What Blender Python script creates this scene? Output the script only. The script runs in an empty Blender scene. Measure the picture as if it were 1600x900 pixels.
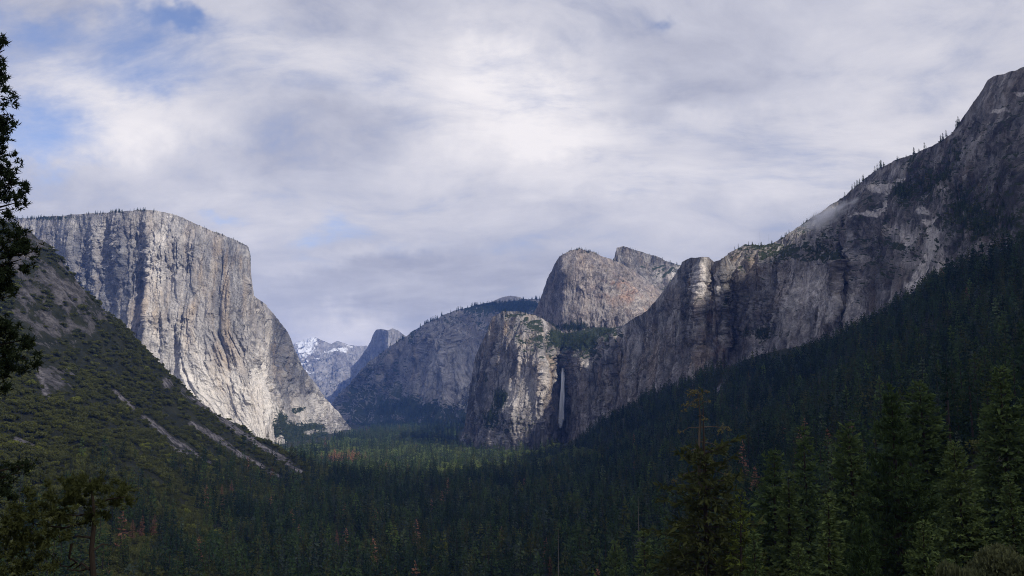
import bpy, math, random
import numpy as np
from mathutils import Vector

# ------------------------------------------------------------------ scene, camera, sky, sun, exposure
S = bpy.context.scene
COL = S.collection
S.render.engine = 'CYCLES'
S.cycles.use_denoising = True
S.cycles.denoiser = 'OPENIMAGEDENOISE'
S.cycles.denoising_prefilter = 'NONE'
S.cycles.denoising_input_passes = 'RGB_ALBEDO_NORMAL'
S.cycles.filter_width = 1.0
S.cycles.use_adaptive_sampling = False
S.cycles.max_bounces = 5
S.cycles.diffuse_bounces = 2
S.cycles.transparent_max_bounces = 8
S.cycles.volume_bounces = 3
S.view_settings.view_transform = 'Standard'
S.view_settings.look = 'None'
S.view_settings.gamma = 1.0
S.view_settings.exposure = 0.0
S.view_settings.use_curve_mapping = False

FPX = 1386.0                      # focal length in pixels of the 1600 px wide photograph
CAMZ = 210.0
HORIZON = 622.0
PITCH = math.atan((HORIZON - 450.0) / FPX)
cd = bpy.data.cameras.new('camera')
cd.sensor_width = 36.0
cd.lens = 36.0 * FPX / 1600.0
cd.clip_start = 0.5
cd.clip_end = 120000.0
cam = bpy.data.objects.new('camera', cd)
cam.location = (0, 0, CAMZ)
cam.rotation_euler = (math.pi / 2 + PITCH, 0, 0)
COL.objects.link(cam)
S.camera = cam

SUN_AZ = math.radians(43)         # to the right of straight behind the camera
SUN_EL = math.radians(36)
SV = np.array([math.cos(SUN_EL) * math.sin(SUN_AZ), -math.cos(SUN_EL) * math.cos(SUN_AZ), math.sin(SUN_EL)])
sd = bpy.data.lights.new('sun', 'SUN')
sd.energy = 4.8
sd.angle = math.radians(0.53)
sd.color = (1.0, 0.93, 0.82)
so = bpy.data.objects.new('sun', sd)
so.rotation_euler = Vector(SV).to_track_quat('Z', 'Y').to_euler()
so.location = (0, 0, 3000)
COL.objects.link(so)

W = bpy.data.worlds.new('World')
S.world = W
W.use_nodes = True


class NT:
    """tiny helper for building node trees"""
    def __init__(self, tree):
        self.t = tree
        self.t.nodes.clear()

    def n(self, kind, **kw):
        nd = self.t.nodes.new(kind)
        ins = kw.pop('i', {})
        for k, v in kw.items():
            setattr(nd, k, v)
        for k, v in ins.items():
            self.s(nd, k, v)
        return nd

    def s(self, nd, k, v):
        sock = nd.inputs[k]
        if isinstance(v, bpy.types.NodeSocket):
            self.t.links.new(v, sock)
        elif isinstance(v, bpy.types.Node):
            self.t.links.new(v.outputs[0], sock)
        else:
            sock.default_value = v

    def math(self, op, a, b=0.0, c=0.0, clamp=False):
        nd = self.n('ShaderNodeMath', operation=op, use_clamp=clamp)
        self.s(nd, 0, a); self.s(nd, 1, b)
        if len(nd.inputs) > 2: self.s(nd, 2, c)
        return nd.outputs[0]

    def vmath(self, op, a, b=(0, 0, 0)):
        nd = self.n('ShaderNodeVectorMath', operation=op)
        self.s(nd, 0, a)
        if op == 'SCALE': self.s(nd, 3, b)
        else: self.s(nd, 1, b)
        return nd.outputs['Value'] if op in ('DOT_PRODUCT', 'LENGTH', 'DISTANCE') else nd.outputs['Vector']

    def noise(self, vec, scale, detail=4.0, rough=0.55, dist=0.0):
        nd = self.n('ShaderNodeTexNoise', i={'Vector': vec, 'Scale': scale, 'Detail': detail, 'Roughness': rough, 'Distortion': dist})
        return nd.outputs[0]

    def ramp(self, fac, lo, hi, a=0.0, b=1.0, smooth=True):
        nd = self.n('ShaderNodeMapRange', interpolation_type='SMOOTHSTEP' if smooth else 'LINEAR')
        self.s(nd, 0, fac)
        for k, v in zip((1, 2, 3, 4), (lo, hi, a, b)): self.s(nd, k, v)
        return nd.outputs[0]

    def mix(self, fac, a, b, blend='MIX'):
        nd = self.n('ShaderNodeMix', data_type='RGBA', blend_type=blend)
        self.s(nd, 0, fac)
        for k, v in ((6, a), (7, b)):
            if isinstance(v, tuple) and len(v) == 3: v = v + (1,)
            self.s(nd, k, v)
        return nd.outputs[2]


def at(px, py, D):
    """world point on the ray through a pixel of the photograph, D metres ahead of the camera"""
    u = (np.asarray(px, float) - 800.0) / FPX
    v = (450.0 - np.asarray(py, float)) / FPX
    fy = math.cos(PITCH) - math.sin(PITCH) * v
    fz = math.sin(PITCH) + math.cos(PITCH) * v
    D = np.asarray(D, float)
    return np.stack(np.broadcast_arrays(u / fy * D, D + 0 * u, CAMZ + fz / fy * D), -1)


def project(P):
    P = np.asarray(P, float)
    x, y, z = P[..., 0], P[..., 1], P[..., 2] - CAMZ
    f = y * math.cos(PITCH) + z * math.sin(PITCH)
    up = -y * math.sin(PITCH) + z * math.cos(PITCH)
    return 800 + FPX * x / f, 450 - FPX * up / f


def direction(px, py):
    d = at(px, py, 1.0) - np.array([0, 0, CAMZ])
    return d / np.linalg.norm(d)


def build_world():
    t = NT(W.node_tree)
    sky = t.n('ShaderNodeTexSky', sky_type='NISHITA', sun_disc=False)
    sky.sun_elevation = SUN_EL
    sky.sun_rotation = math.atan2(SV[0], SV[1])
    sky.altitude = 1300
    sky.ozone_density = 2.0
    d = t.n('ShaderNodeTexCoord').outputs['Generated']
    xyz = t.n('ShaderNodeSeparateXYZ', i={0: d})
    zz = t.math('ADD', t.math('MAXIMUM', xyz.outputs[2], 0.0), 0.30)
    p = t.n('ShaderNodeCombineXYZ', i={0: t.math('DIVIDE', xyz.outputs[0], zz), 1: t.math('DIVIDE', xyz.outputs[1], zz), 2: 0.0}).outputs[0]
    # flow: clouds drawn out along a wind direction
    mp = t.n('ShaderNodeMapping', i={0: p, 'Rotation': (0, 0, math.radians(18)), 'Scale': (0.75, 1.25, 1.0)}).outputs[0]
    wv = t.n('ShaderNodeTexNoise', i={'Vector': mp, 'Scale': 1.3, 'Detail': 3.0}).outputs['Color']
    mpw = t.vmath('ADD', mp, t.vmath('SCALE', t.vmath('SUBTRACT', wv, (0.5, 0.5, 0.5)), 0.9))
    n1 = t.noise(mpw, 1.1, 7.0, 0.52)
    n2 = t.noise(t.vmath('ADD', mpw, (7.3, 2.1, 4.0)), 2.6, 9.0, 0.52)
    n3 = t.noise(t.vmath('ADD', mpw, (1.3, 9.1, 2.0)), 0.8, 4.0, 0.5)
    mq = t.n('ShaderNodeMapping', i={0: t.vmath('ADD', p, t.vmath('SCALE', t.vmath('SUBTRACT', wv, (0.5, 0.5, 0.5)), 0.45)), 'Rotation': (0, 0, math.radians(24)), 'Scale': (2.6, 3.6, 1.0)}).outputs[0]
    n4 = t.noise(mq, 2.2, 11.0, 0.64)
    # warped direction for individually placed openings and bright banks
    wd = t.n('ShaderNodeTexNoise', i={'Vector': d, 'Scale': 7.0, 'Detail': 5.0, 'Roughness': 0.6}).outputs['Color']
    dw = t.vmath('ADD', d, t.vmath('SCALE', t.vmath('SUBTRACT', wd, (0.5, 0.5, 0.5)), 0.16))

    def spots(lst):
        tot = None
        for px, py, rx, ry, w in lst:
            c = direction(px, py)
            df = t.vmath('SUBTRACT', dw, tuple(c))
            df = t.vmath('MULTIPLY', df, (FPX / rx, FPX / rx, FPX / ry))
            r2 = t.vmath('DOT_PRODUCT', df, df)
            g = t.math('MULTIPLY', t.math('POWER', 2.718, t.math('MULTIPLY', r2, -1.0)), w)
            tot = g if tot is None else t.math('ADD', tot, g)
        return tot
    hole = spots([(85, 178, 75, 42, 1.0), (30, 75, 90, 34, .55), (280, 20, 50, 18, .95), (190, 40, 110, 40, .5), (250, 90, 80, 36, .45), (530, 352, 45, 20, .6), (140, 10, 120, 30, .4), (420, 60, 90, 30, .25), (240, 130, 60, 25, .3), (480, 235, 60, 30, .3),
                  (120, 222, 90, 14, .35), (360, 15, 80, 18, .3), (240, 245, 90, 30, .3), (320, 340, 30, 12, .5), (820, -10, 60, 25, .6), (1030, 5, 30, 14, .7), (10, 10, 60, 25, .45),
                  (330, 130, 90, 40, .2)])
    bright = spots([(760, 170, 230, 110, .40), (200, 165, 150, 50, .22), (120, 110, 130, 40, .20), (480, 60, 180, 60, .12), (560, 525, 130, 30, .32), (1400, 120, 170, 110, .14), (1000, 210, 130, 50, .22),
                    (1060, 290, 260, 40, .18), (830, 160, 140, 90, .22), (270, 205, 130, 30, .2), (560, 400, 120, 18, .15), (1350, 210, 190, 40, .12),
                    (470, 235, 200, 55, -.22), (560, 190, 130, 40, -.16), (1060, 165, 200, 40, -.22), (1150, 60, 220, 45, -.12), (640, 440, 260, 50, -.14), (880, 265, 150, 30, -.12),
                    (760, 330, 300, 40, -.08), (900, 80, 120, 40, -.06)])
    dens = t.math('SUBTRACT', t.math('ADD', 0.97, t.math('ADD', t.math('MULTIPLY', t.math('SUBTRACT', n2, 0.5), 1.1), t.math('MULTIPLY', t.math('SUBTRACT', n4, 0.5), 1.5))), t.math('MULTIPLY', hole, 0.86))
    cover = t.ramp(dens, -0.15, 0.98)
    br = t.math('ADD', t.math('ADD', t.math('MULTIPLY', t.math('SUBTRACT', n1, 0.5), 0.85), t.math('MULTIPLY', t.math('SUBTRACT', n2, 0.5), 0.55)), bright)
    br = t.math('ADD', br, t.math('ADD', t.math('MULTIPLY', t.math('SUBTRACT', n3, 0.5), 0.25), t.math('MULTIPLY', t.math('SUBTRACT', n4, 0.5), 0.50)))
    bf = t.ramp(br, -0.36, 0.50, smooth=False)
    dark, mid, light = (0.305, 0.325, 0.44, 1), (0.60, 0.605, 0.69, 1), (1.0, 0.955, 0.955, 1)
    cr = t.n('ShaderNodeValToRGB', i={0: bf})
    e = cr.color_ramp.elements
    e[0].position = 0.0; e[0].color = dark
    e[1].position = 1.0; e[1].color = light
    m = e.new(0.45); m.color = mid
    bgs = t.n('ShaderNodeBackground', i={'Color': t.mix(1.0, sky.outputs[0], (1.08, .92, .96), 'MULTIPLY'), 'Strength': 0.15})
    bgc = t.n('ShaderNodeBackground', i={'Color': cr.outputs[0], 'Strength': 1.0})
    mx = t.n('ShaderNodeMixShader', i={0: cover, 1: bgs.outputs[0], 2: bgc.outputs[0]})
    out = t.n('ShaderNodeOutputWorld', i={0: mx.outputs[0]})


build_world()

# ------------------------------------------------------------------ numeric helpers
rs0 = np.random.RandomState(7)
PERM = np.concatenate([rs0.permutation(256)] * 3).astype(np.int64)
GR = rs0.normal(size=(256, 3)); GR /= np.linalg.norm(GR, axis=1)[:, None]


def gnoise(p, seed=0):
    p = p + np.array([seed * 17.31, seed * 5.17, seed * 11.73])
    i = np.floor(p).astype(np.int64)
    f = p - i
    u = f * f * f * (f * (f * 6 - 15) + 10)
    i &= 255
    out = 0
    for dx in (0, 1):
        wx = u[:, 0] if dx else 1 - u[:, 0]
        a = PERM[i[:, 0] + dx]
        for dy in (0, 1):
            wy = u[:, 1] if dy else 1 - u[:, 1]
            b = PERM[a + ((i[:, 1] + dy) & 255)]
            for dz in (0, 1):
                wz = u[:, 2] if dz else 1 - u[:, 2]
                g = GR[PERM[b + ((i[:, 2] + dz) & 255)]]
                out = out + wx * wy * wz * (g[:, 0] * (f[:, 0] - dx) + g[:, 1] * (f[:, 1] - dy) + g[:, 2] * (f[:, 2] - dz))
    return out * 1.5


def fbm(p, octv=4, seed=0, gain=0.5):
    s, a, tot = 0, 1.0, 0
    for k in range(octv):
        s = s + a * gnoise(p * (2.03 ** k), seed + k * 3)
        tot += a; a *= gain
    return s / tot


def ridged(p, octv=4, seed=0, gain=0.5):
    s, a, tot = 0, 1.0, 0
    for k in range(octv):
        s = s + a * (1 - 2 * np.abs(gnoise(p * (2.03 ** k), seed + k * 3)))
        tot += a; a *= gain
    return s / tot


def sstep(x, a, b):
    t = np.clip((x - a) / (b - a), 0, 1)
    return t * t * (3 - 2 * t)


def mesh_np(name, V, F, mat=None, smooth=False, attrs=None):
    """V (n,3); F (m,3) or (m,4) -> mesh datablock"""
    V = np.ascontiguousarray(V, np.float32); F = np.ascontiguousarray(F, np.int32)
    me = bpy.data.meshes.new(name)
    me.vertices.add(len(V)); me.vertices.foreach_set('co', V.ravel())
    if len(F):
        k = F.shape[1]
        me.loops.add(F.size); me.loops.foreach_set('vertex_index', F.ravel())
        me.polygons.add(len(F)); me.polygons.foreach_set('loop_start', np.arange(0, F.size, k, dtype=np.int32))
        me.polygons.foreach_set('use_smooth', np.full(len(F), smooth, bool))
    for an, av in (attrs or {}).items():
        if av.ndim == 2:
            a = me.attributes.new(an, 'FLOAT_VECTOR', 'POINT')
            a.data.foreach_set('vector', np.ascontiguousarray(av, np.float32).ravel())
            continue
        ty = 'INT' if av.dtype.kind == 'i' else 'FLOAT'
        a = me.attributes.new(an, ty, 'POINT')
        a.data.foreach_set('value', np.ascontiguousarray(av, np.int32 if ty == 'INT' else np.float32))
    me.update(calc_edges=True)
    if mat: me.materials.append(mat)
    return me


def link(name, data, parent=None, label=None, cat=None, group=None, kind=None, loc=None):
    o = bpy.data.objects.new(name, data)
    COL.objects.link(o)
    if parent: o.parent = parent
    if loc is not None: o.location = loc
    if label: o['label'] = label
    if cat: o['category'] = cat
    if group: o['group'] = group
    if kind: o['kind'] = kind
    return o


def grid_faces(nr, nc):
    a = np.arange(nr * nc).reshape(nr, nc)
    return np.stack([a[:-1, :-1].ravel(), a[:-1, 1:].ravel(), a[1:, 1:].ravel(), a[1:, :-1].ravel()], -1)


# ------------------------------------------------------------------ materials
def new_mat(name):
    m = bpy.data.materials.new(name)
    m.use_nodes = True
    return m, NT(m.node_tree)


def rock_mat(name, dark, mid, light, grit=1.0, hard=(0.385, 0.665), tan=(0.42, 0.31, 0.20), rust=(0.30, 0.16, 0.09), veg=(0.020, 0.028, 0.012), vslope=(0.62, 0.80), streak=1.0, snow=0.0, bump=15.0, grain=1.0, strata=(0, 0, 0)):
    m, t = new_mat(name)
    g = t.n('ShaderNodeNewGeometry')
    pos = g.outputs['Position']
    def A(nm): return t.n('ShaderNodeAttribute', attribute_name=nm).outputs['Fac']
    wob = t.n('ShaderNodeTexNoise', i={'Vector': pos, 'Scale': 0.006, 'Detail': 3.0}).outputs['Color']
    rg = t.n('ShaderNodeAttribute', attribute_name='rock_grain').outputs['Vector']
    posw = t.vmath('ADD', rg, t.vmath('SCALE', t.vmath('SUBTRACT', wob, (.5, .5, .5)), 45.0))
    sv = t.n('ShaderNodeMapping', i={0: posw, 'Rotation': strata, 'Scale': (0.028, 0.028, 0.0028)}).outputs[0]
    st = t.noise(sv, 1.0 * grain, 6.0, 0.62)
    sv2 = t.n('ShaderNodeMapping', i={0: posw, 'Rotation': strata, 'Scale': (0.008, 0.008, 0.0012)}).outputs[0]
    st2 = t.noise(sv2, grain, 4.0, 0.55)
    bl = t.noise(pos, 0.02 * grain, 6.0, 0.65)
    fac = t.math('ADD', t.math('ADD', t.math('MULTIPLY', st, 0.5 * streak), t.math('MULTIPLY', st2, 0.45 * streak)), t.math('MULTIPLY', bl, 0.95 - 0.95 * streak + 0.35))
    fac = t.math('MULTIPLY', fac, 1.0 / 1.30)
    cr = t.n('ShaderNodeValToRGB', i={0: t.ramp(t.math('ADD', fac, t.math('MULTIPLY', A('pale'), 0.26)), hard[0], hard[1], smooth=False)})
    e = cr.color_ramp.elements
    e[0].color = dark + (1,); e[1].color = light + (1,)
    mm = e.new(0.45); mm.color = mid + (1,)
    c = cr.outputs[0]
    tn = t.math('MULTIPLY', t.math('ADD', A('tan'), 0.16), t.ramp(t.noise(sv, 0.8, 3.0, 0.5), 0.42, 0.70), clamp=True)
    c = t.mix(t.math('MULTIPLY', tn, 0.8), c, tan)
    rn = t.math('MULTIPLY', t.math('ADD', A('rust'), 0.05), t.ramp(t.noise(pos, 0.012, 4.0, 0.6), 0.42, 0.62), clamp=True)
    c = t.mix(t.math('MULTIPLY', rn, 0.8), c, rust)
    # black water streaks and cracks
    ck = t.ramp(t.noise(t.n('ShaderNodeMapping', i={0: posw, 'Rotation': strata, 'Scale': (0.05, 0.05, 0.003)}).outputs[0], 1.0, 4.0, 0.6), 0.56, 0.70)
    c = t.mix(t.math('MULTIPLY', ck, 0.75 * streak), c, tuple(x * 0.45 for x in dark))
    # fine joints, flakes and paler fresh rock
    fm_ = t.n('ShaderNodeMapping', i={0: posw, 'Rotation': strata, 'Scale': (0.11 * grain, 0.11 * grain, 0.034 * grain)}).outputs[0]
    fn = t.noise(fm_, 1.0, 4.0, 0.72)
    c = t.mix(1.0, c, t.mix(t.ramp(fn, .36, .64, smooth=False), tuple(1 - grit * (1 - x) for x in (.56, .57, .60)), tuple(1 + grit * (x - 1) for x in (1.5, 1.46, 1.42))), 'MULTIPLY')
    vr = t.n('ShaderNodeTexVoronoi', feature='DISTANCE_TO_EDGE', i={'Vector': t.vmath('ADD', t.n('ShaderNodeMapping', i={0: posw, 'Rotation': strata, 'Scale': (0.021 * grain, 0.021 * grain, 0.0075 * grain)}).outputs[0], t.vmath('SCALE', wob, 1.1)), 'Scale': 1.0, 'Randomness': 1.0})
    jn = t.math('MULTIPLY', t.ramp(vr.outputs['Distance'], 0.0, 0.055, 1.0, 0.0), t.ramp(t.noise(pos, 0.011 * grain, 3.0), .42, .60))
    c = t.mix(t.math('MULTIPLY', jn, .62), c, tuple(x * 0.35 for x in dark))
    fr = t.math('MULTIPLY', t.ramp(t.noise(t.n('ShaderNodeMapping', i={0: posw, 'Scale': (0.018 * grain, 0.018 * grain, 0.008 * grain)}).outputs[0], 1.0, 5.0, 0.6), .54, .66), .55)
    c = t.mix(t.math('MULTIPLY', fr, grit), c, tuple(x * .92 for x in light))
    # ledge plants
    nz = t.n('ShaderNodeSeparateXYZ', i={0: g.outputs['Normal']}).outputs[2]
    vn = t.noise(pos, 0.055, 4.0, 0.7)
    vs = t.math('SUBTRACT', t.math('ADD', t.ramp(nz, vslope[0], vslope[1]), A('veg')), t.math('MULTIPLY', t.math('MAXIMUM', A('pale'), 0.0), 0.8))
    vm = t.ramp(t.math('ADD', vs, t.math('MULTIPLY', t.math('SUBTRACT', vn, 0.5), 2.2)), 0.45, 0.85)
    c = t.mix(vm, c, t.mix(t.noise(pos, 0.09, 3.0), veg, tuple(x * 1.9 for x in veg)))
    if snow:
        sn = t.math('ADD', A('snow'), t.math('MULTIPLY', t.math('SUBTRACT', t.noise(pos, 0.003, 4.0, 0.6), 0.5), 1.8))
        c = t.mix(t.ramp(sn, 0.45, 0.65), c, (0.8, 0.82, 0.85))
    bh = t.math('ADD', t.noise(pos, 0.10, 5.0, 0.7), t.math('MULTIPLY', t.noise(t.n('ShaderNodeMapping', i={0: posw, 'Rotation': strata, 'Scale': (0.07, 0.07, 0.010)}).outputs[0], 1.0, 4.0, 0.65), 1.2))
    bp = t.n('ShaderNodeBump', i={'Strength': 0.9, 'Distance': bump, 'Height': bh})
    b = t.n('ShaderNodeBsdfPrincipled', i={'Base Color': c, 'Roughness': 0.92, 'Specular IOR Level': 0.15, 'Normal': bp.outputs[0]})
    t.n('ShaderNodeOutputMaterial', i={0: b.outputs[0]})
    return m


def foliage_mat(name, a, b, trans=0.25, var=0.55):
    m, t = new_mat(name)
    r = t.n('ShaderNodeObjectInfo').outputs['Random']
    pos = t.n('ShaderNodeTexCoord').outputs['Object']
    n = t.noise(pos, 0.35, 3.0, 0.6)
    c = t.mix(t.math('ADD', t.math('MULTIPLY', r, var), t.math('MULTIPLY', n, 1 - var), clamp=True), a, b)
    c = t.mix(t.ramp(r, 0.94, 0.97), c, tuple(x * y for x, y in zip(b, (1.25, 1.3, 0.9))))
    d = t.n('ShaderNodeBsdfDiffuse', i={'Color': c})
    tr = t.n('ShaderNodeBsdfTranslucent', i={'Color': c})
    mx = t.n('ShaderNodeMixShader', i={0: trans, 1: d.outputs[0], 2: tr.outputs[0]})
    t.n('ShaderNodeOutputMaterial', i={0: mx.outputs[0]})
    return m


def bark_mat(name, a, b):
    m, t = new_mat(name)
    pos = t.n('ShaderNodeTexCoord').outputs['Object']
    n = t.noise(t.n('ShaderNodeMapping', i={0: pos, 'Scale': (3, 3, 0.5)}).outputs[0], 2.0, 5.0, 0.65)
    bp = t.n('ShaderNodeBump', i={'Strength': 0.7, 'Distance': 0.05, 'Height': n})
    bs = t.n('ShaderNodeBsdfPrincipled', i={'Base Color': t.mix(n, a, b), 'Roughness': 0.95, 'Specular IOR Level': 0.1, 'Normal': bp.outputs[0]})
    t.n('ShaderNodeOutputMaterial', i={0: bs.outputs[0]})
    return m


M = {}
M['elcap'] = rock_mat('pale_granite', (0.13, 0.135, 0.15), (0.34, 0.33, 0.325), (0.66, 0.63, 0.59), tan=(0.46, 0.35, 0.23), vslope=(0.80, 0.95), grit=.5)
M['cath'] = rock_mat('grey_brown_granite', (0.045, 0.046, 0.052), (0.180, 0.176, 0.178), (0.50, 0.475, 0.455), tan=(0.42, 0.31, 0.20), vslope=(0.62, 0.88), hard=(0.40, 0.63))
M['slab'] = rock_mat('slab_granite', (0.085, 0.082, 0.085), (0.20, 0.185, 0.185), (0.37, 0.34, 0.32), streak=0.7, rust=(0.33, 0.17, 0.10), vslope=(0.82, 0.96))
M['ridge'] = rock_mat('shaded_granite', (0.10, 0.10, 0.105), (0.20, 0.20, 0.205), (0.36, 0.355, 0.35), grain=0.5, vslope=(0.52, 0.88), strata=(0, 0.35, 0), grit=.6)
M['dome'] = rock_mat('dome_granite', (0.18, 0.18, 0.18), (0.30, 0.295, 0.29), (0.46, 0.45, 0.44), grain=0.35, vslope=(0.95, 0.99), streak=0.7, grit=.4)
M['snowy'] = rock_mat('snowy_granite', (0.14, 0.14, 0.15), (0.30, 0.30, 0.30), (0.48, 0.48, 0.48), grain=0.3, vslope=(0.9, 0.98), snow=1.0, strata=(0, 0.9, 0), streak=0.9, grit=.4)


def ground_mat(name, soil, soil2, rock):
    m, t = new_mat(name)
    pos = t.n('ShaderNodeNewGeometry').outputs['Position']
    sc = t.n('ShaderNodeAttribute', attribute_name='scree').outputs['Fac']
    n = t.noise(pos, 0.03, 6.0, 0.7)
    c = t.mix(t.ramp(n, 0.35, 0.65), soil, soil2)
    rk = t.mix(t.ramp(t.noise(pos, 0.07, 8.0, 0.75), .36, .64), tuple(x * 0.28 for x in rock), tuple(x * 1.7 for x in rock))
    rk = t.mix(t.ramp(sc, .55, .95, .62, 0.0), rk, (0.03, 0.03, 0.026))
    c = t.mix(t.ramp(t.math('ADD', sc, t.math('MULTIPLY', t.math('SUBTRACT', t.noise(pos, 0.07, 5.0, 0.7), 0.5), 1.1)), 0.40, 0.55), c, rk)
    bp = t.n('ShaderNodeBump', i={'Strength': 0.9, 'Distance': 9.0, 'Height': t.noise(pos, 0.08, 8.0, 0.75)})
    b = t.n('ShaderNodeBsdfPrincipled', i={'Base Color': c, 'Roughness': 0.95, 'Specular IOR Level': 0.1, 'Normal': bp.outputs[0]})
    t.n('ShaderNodeOutputMaterial', i={0: b.outputs[0]})
    return m


M['ground'] = ground_mat('forest_floor', (0.022, 0.026, 0.014), (0.045, 0.048, 0.026), (0.17, 0.16, 0.165))
M['needle_deep'] = foliage_mat('deep_green_needles', (0.012, 0.026, 0.016), (0.045, 0.070, 0.034))
M['needle_blue'] = foliage_mat('blue_green_needles', (0.030, 0.048, 0.036), (0.085, 0.110, 0.078))
M['needle_near'] = foliage_mat('sunlit_green_needles', (0.060, 0.098, 0.038), (0.135, 0.180, 0.064))  # brighter copy of the needle green, light on near trees put into colour
M['needle'] = foliage_mat('conifer_needles', (0.028, 0.055, 0.024), (0.088, 0.128, 0.046))
M['needle_warm'] = foliage_mat('olive_needles', (0.040, 0.052, 0.020), (0.095, 0.105, 0.038))
M['needle_tip'] = foliage_mat('rusty_yellow_needles', (0.11, 0.10, 0.045), (0.20, 0.18, 0.085))
M['needle_yellow'] = foliage_mat('yellow_green_needles', (0.09, 0.12, 0.028), (0.15, 0.19, 0.045))
M['needle_dead'] = foliage_mat('dead_brown_needles', (0.17, 0.088, 0.055), (0.30, 0.165, 0.10), trans=0.1)
M['needle_dark'] = foliage_mat('silhouette_pine_needles', (0.018, 0.028, 0.016), (0.042, 0.058, 0.028))  # darkened in colour so the pine reads as a backlit silhouette
M['scrub'] = foliage_mat('oak_scrub_leaves', (0.058, 0.068, 0.022), (0.165, 0.175, 0.052))
M['sunlit_leaf'] = foliage_mat('sunlit_band_leaves', (0.11, 0.145, 0.045), (0.19, 0.235, 0.08))  # brightened leaf green: sun on the valley band put into the colour
M['brush'] = foliage_mat('pale_olive_leaves', (0.07, 0.085, 0.04), (0.15, 0.16, 0.085))
M['bark'] = bark_mat('brown_bark', (0.025, 0.019, 0.016), (0.06, 0.047, 0.038))
M['oldwood'] = bark_mat('weathered_brown_wood', (0.06, 0.048, 0.038), (0.15, 0.125, 0.10))
M['snag'] = bark_mat('weathered_grey_wood', (0.09, 0.083, 0.075), (0.19, 0.175, 0.16))

# ------------------------------------------------------------------ terrain
CP = []          # control points x, y, z


def cp(px, py, D): CP.append(at(px, py, D))


def cz(px, D, z): CP.append(np.array([(px - 800) / FPX * D, D, z]))


for px in (430, 520, 620, 720, 820, 920):
    for D in (1500, 2000, 2600, 3400, 4500): cz(px, D, 0.0 if px < 900 else 6)
for px in (620, 720, 820): cz(px, 1050, 4)
for px in (-200, 300, 500, 700): cz(px, 6000, 2)
for px in (-800, 0, 450, 650, 800, 1200, 2200):
    for D in (8000, 14000, 30000): cz(px, D, 5.0)
# hillside the camera stands on
for x, y, z in ((0, 0, 205), (-25, 0, 204), (25, 0, 206), (0, -300, 330), (-300, -300, 330), (300, -300, 340), (0, 25, 190), (-12, 30, 192), (-25, 32, 190), (0, 60, 168), (-60, 100, 150), (-40, 200, 100), (0, 160, 112),
                (0, 300, 62), (-120, 300, 80), (0, 500, 30), (-200, 500, 66), (0, 800, 8), (-150, 800, 22),
                (39, 180, 160), (72, 170, 167), (92, 200, 164), (104, 190, 172), (76, 200, 160), (67, 230, 148), (50, 120, 176), (90, 110, 186), (30, 260, 112), (40, 60, 190), (26, 48, 199), (22, 45, 197), (34, 50, 200), (10, 400, 50)):
    CP.append(np.array([x, y, z], float))
# right forested slope up to the foot of the cliffs
for a in ((930, 668, 3300), (1000, 632, 2900), (1100, 595, 2600), (1210, 570, 2400), (1300, 550, 2250), (1430, 475, 1900), (1500, 432, 1700), (1600, 390, 1500), (1750, 320, 1300),
          (1000, 725, 2000), (1200, 705, 1300), (1400, 650, 1000), (1600, 575, 800), (1200, 810, 800), (1000, 815, 1200), (1400, 760, 500), (1600, 700, 350), (1800, 600, 400), (1800, 450, 900),
          (1100, 660, 2000), (1200, 640, 1800), (1300, 600, 1700), (1450, 545, 1400), (1550, 480, 1300), (1100, 820, 900), (900, 760, 2000), (1000, 690, 2500), (900, 705, 3000)):
    cp(*a)
for px, D, z in ((1000, 4500, 300), (1300, 3500, 500), (1700, 2500, 700)): cz(px, D, z)
# left slope: crest line, back of it, face
for px, py, D in ((-300, 240, 1800), (-150, 290, 1850), (0, 356, 1900), (40, 368, 1920), (75, 390, 1950), (100, 420, 1970), (125, 464, 2000), (150, 482, 2020), (190, 516, 2050), (225, 552, 2100), (265, 597, 2150), (300, 619, 2200),
                  (340, 646, 2250), (380, 671, 2300), (420, 695, 2350), (450, 713, 2400), (480, 732, 2450)):
    cp(px, py, D)
    q = at(px, py, D)
    CP.append(np.array([q[0] * 1.17, q[1] * 1.17, max(0, q[2] * 0.74 - 30)]))
for a in ((0, 450, 1700), (0, 600, 1300), (0, 700, 1050), (0, 800, 800), (0, 900, 620), (100, 500, 1800), (100, 600, 1500), (100, 700, 1200), (100, 800, 950), (100, 900, 740), (200, 550, 1950), (200, 650, 1650), (200, 750, 1250), (200, 850, 950),
          (300, 690, 1900), (300, 760, 1500), (300, 815, 1250), (300, 890, 1000), (400, 735, 2000), (400, 800, 1600), (400, 870, 1200), (480, 805, 1600), (-200, 500, 1500), (-200, 650, 1100), (-200, 800, 700),
          (-300, 900, 450), (50, 540, 1600), (150, 580, 1720)):
    cp(*a)
CP = np.array(CP)
SC = 1000.0


def rbf_fit(P, v, smooth=0.002):
    d = np.linalg.norm(P[:, None] - P[None], axis=2)
    n = len(P)
    A = np.zeros((n + 3, n + 3)); A[:n, :n] = d - smooth * np.eye(n)
    A[:n, n] = 1; A[:n, n + 1:] = P; A[n, :n] = 1; A[n + 1:, :n] = P.T
    return np.linalg.solve(A, np.concatenate([v, np.zeros(3)]))


CW = rbf_fit(CP[:, :2] / SC, CP[:, 2])


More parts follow.
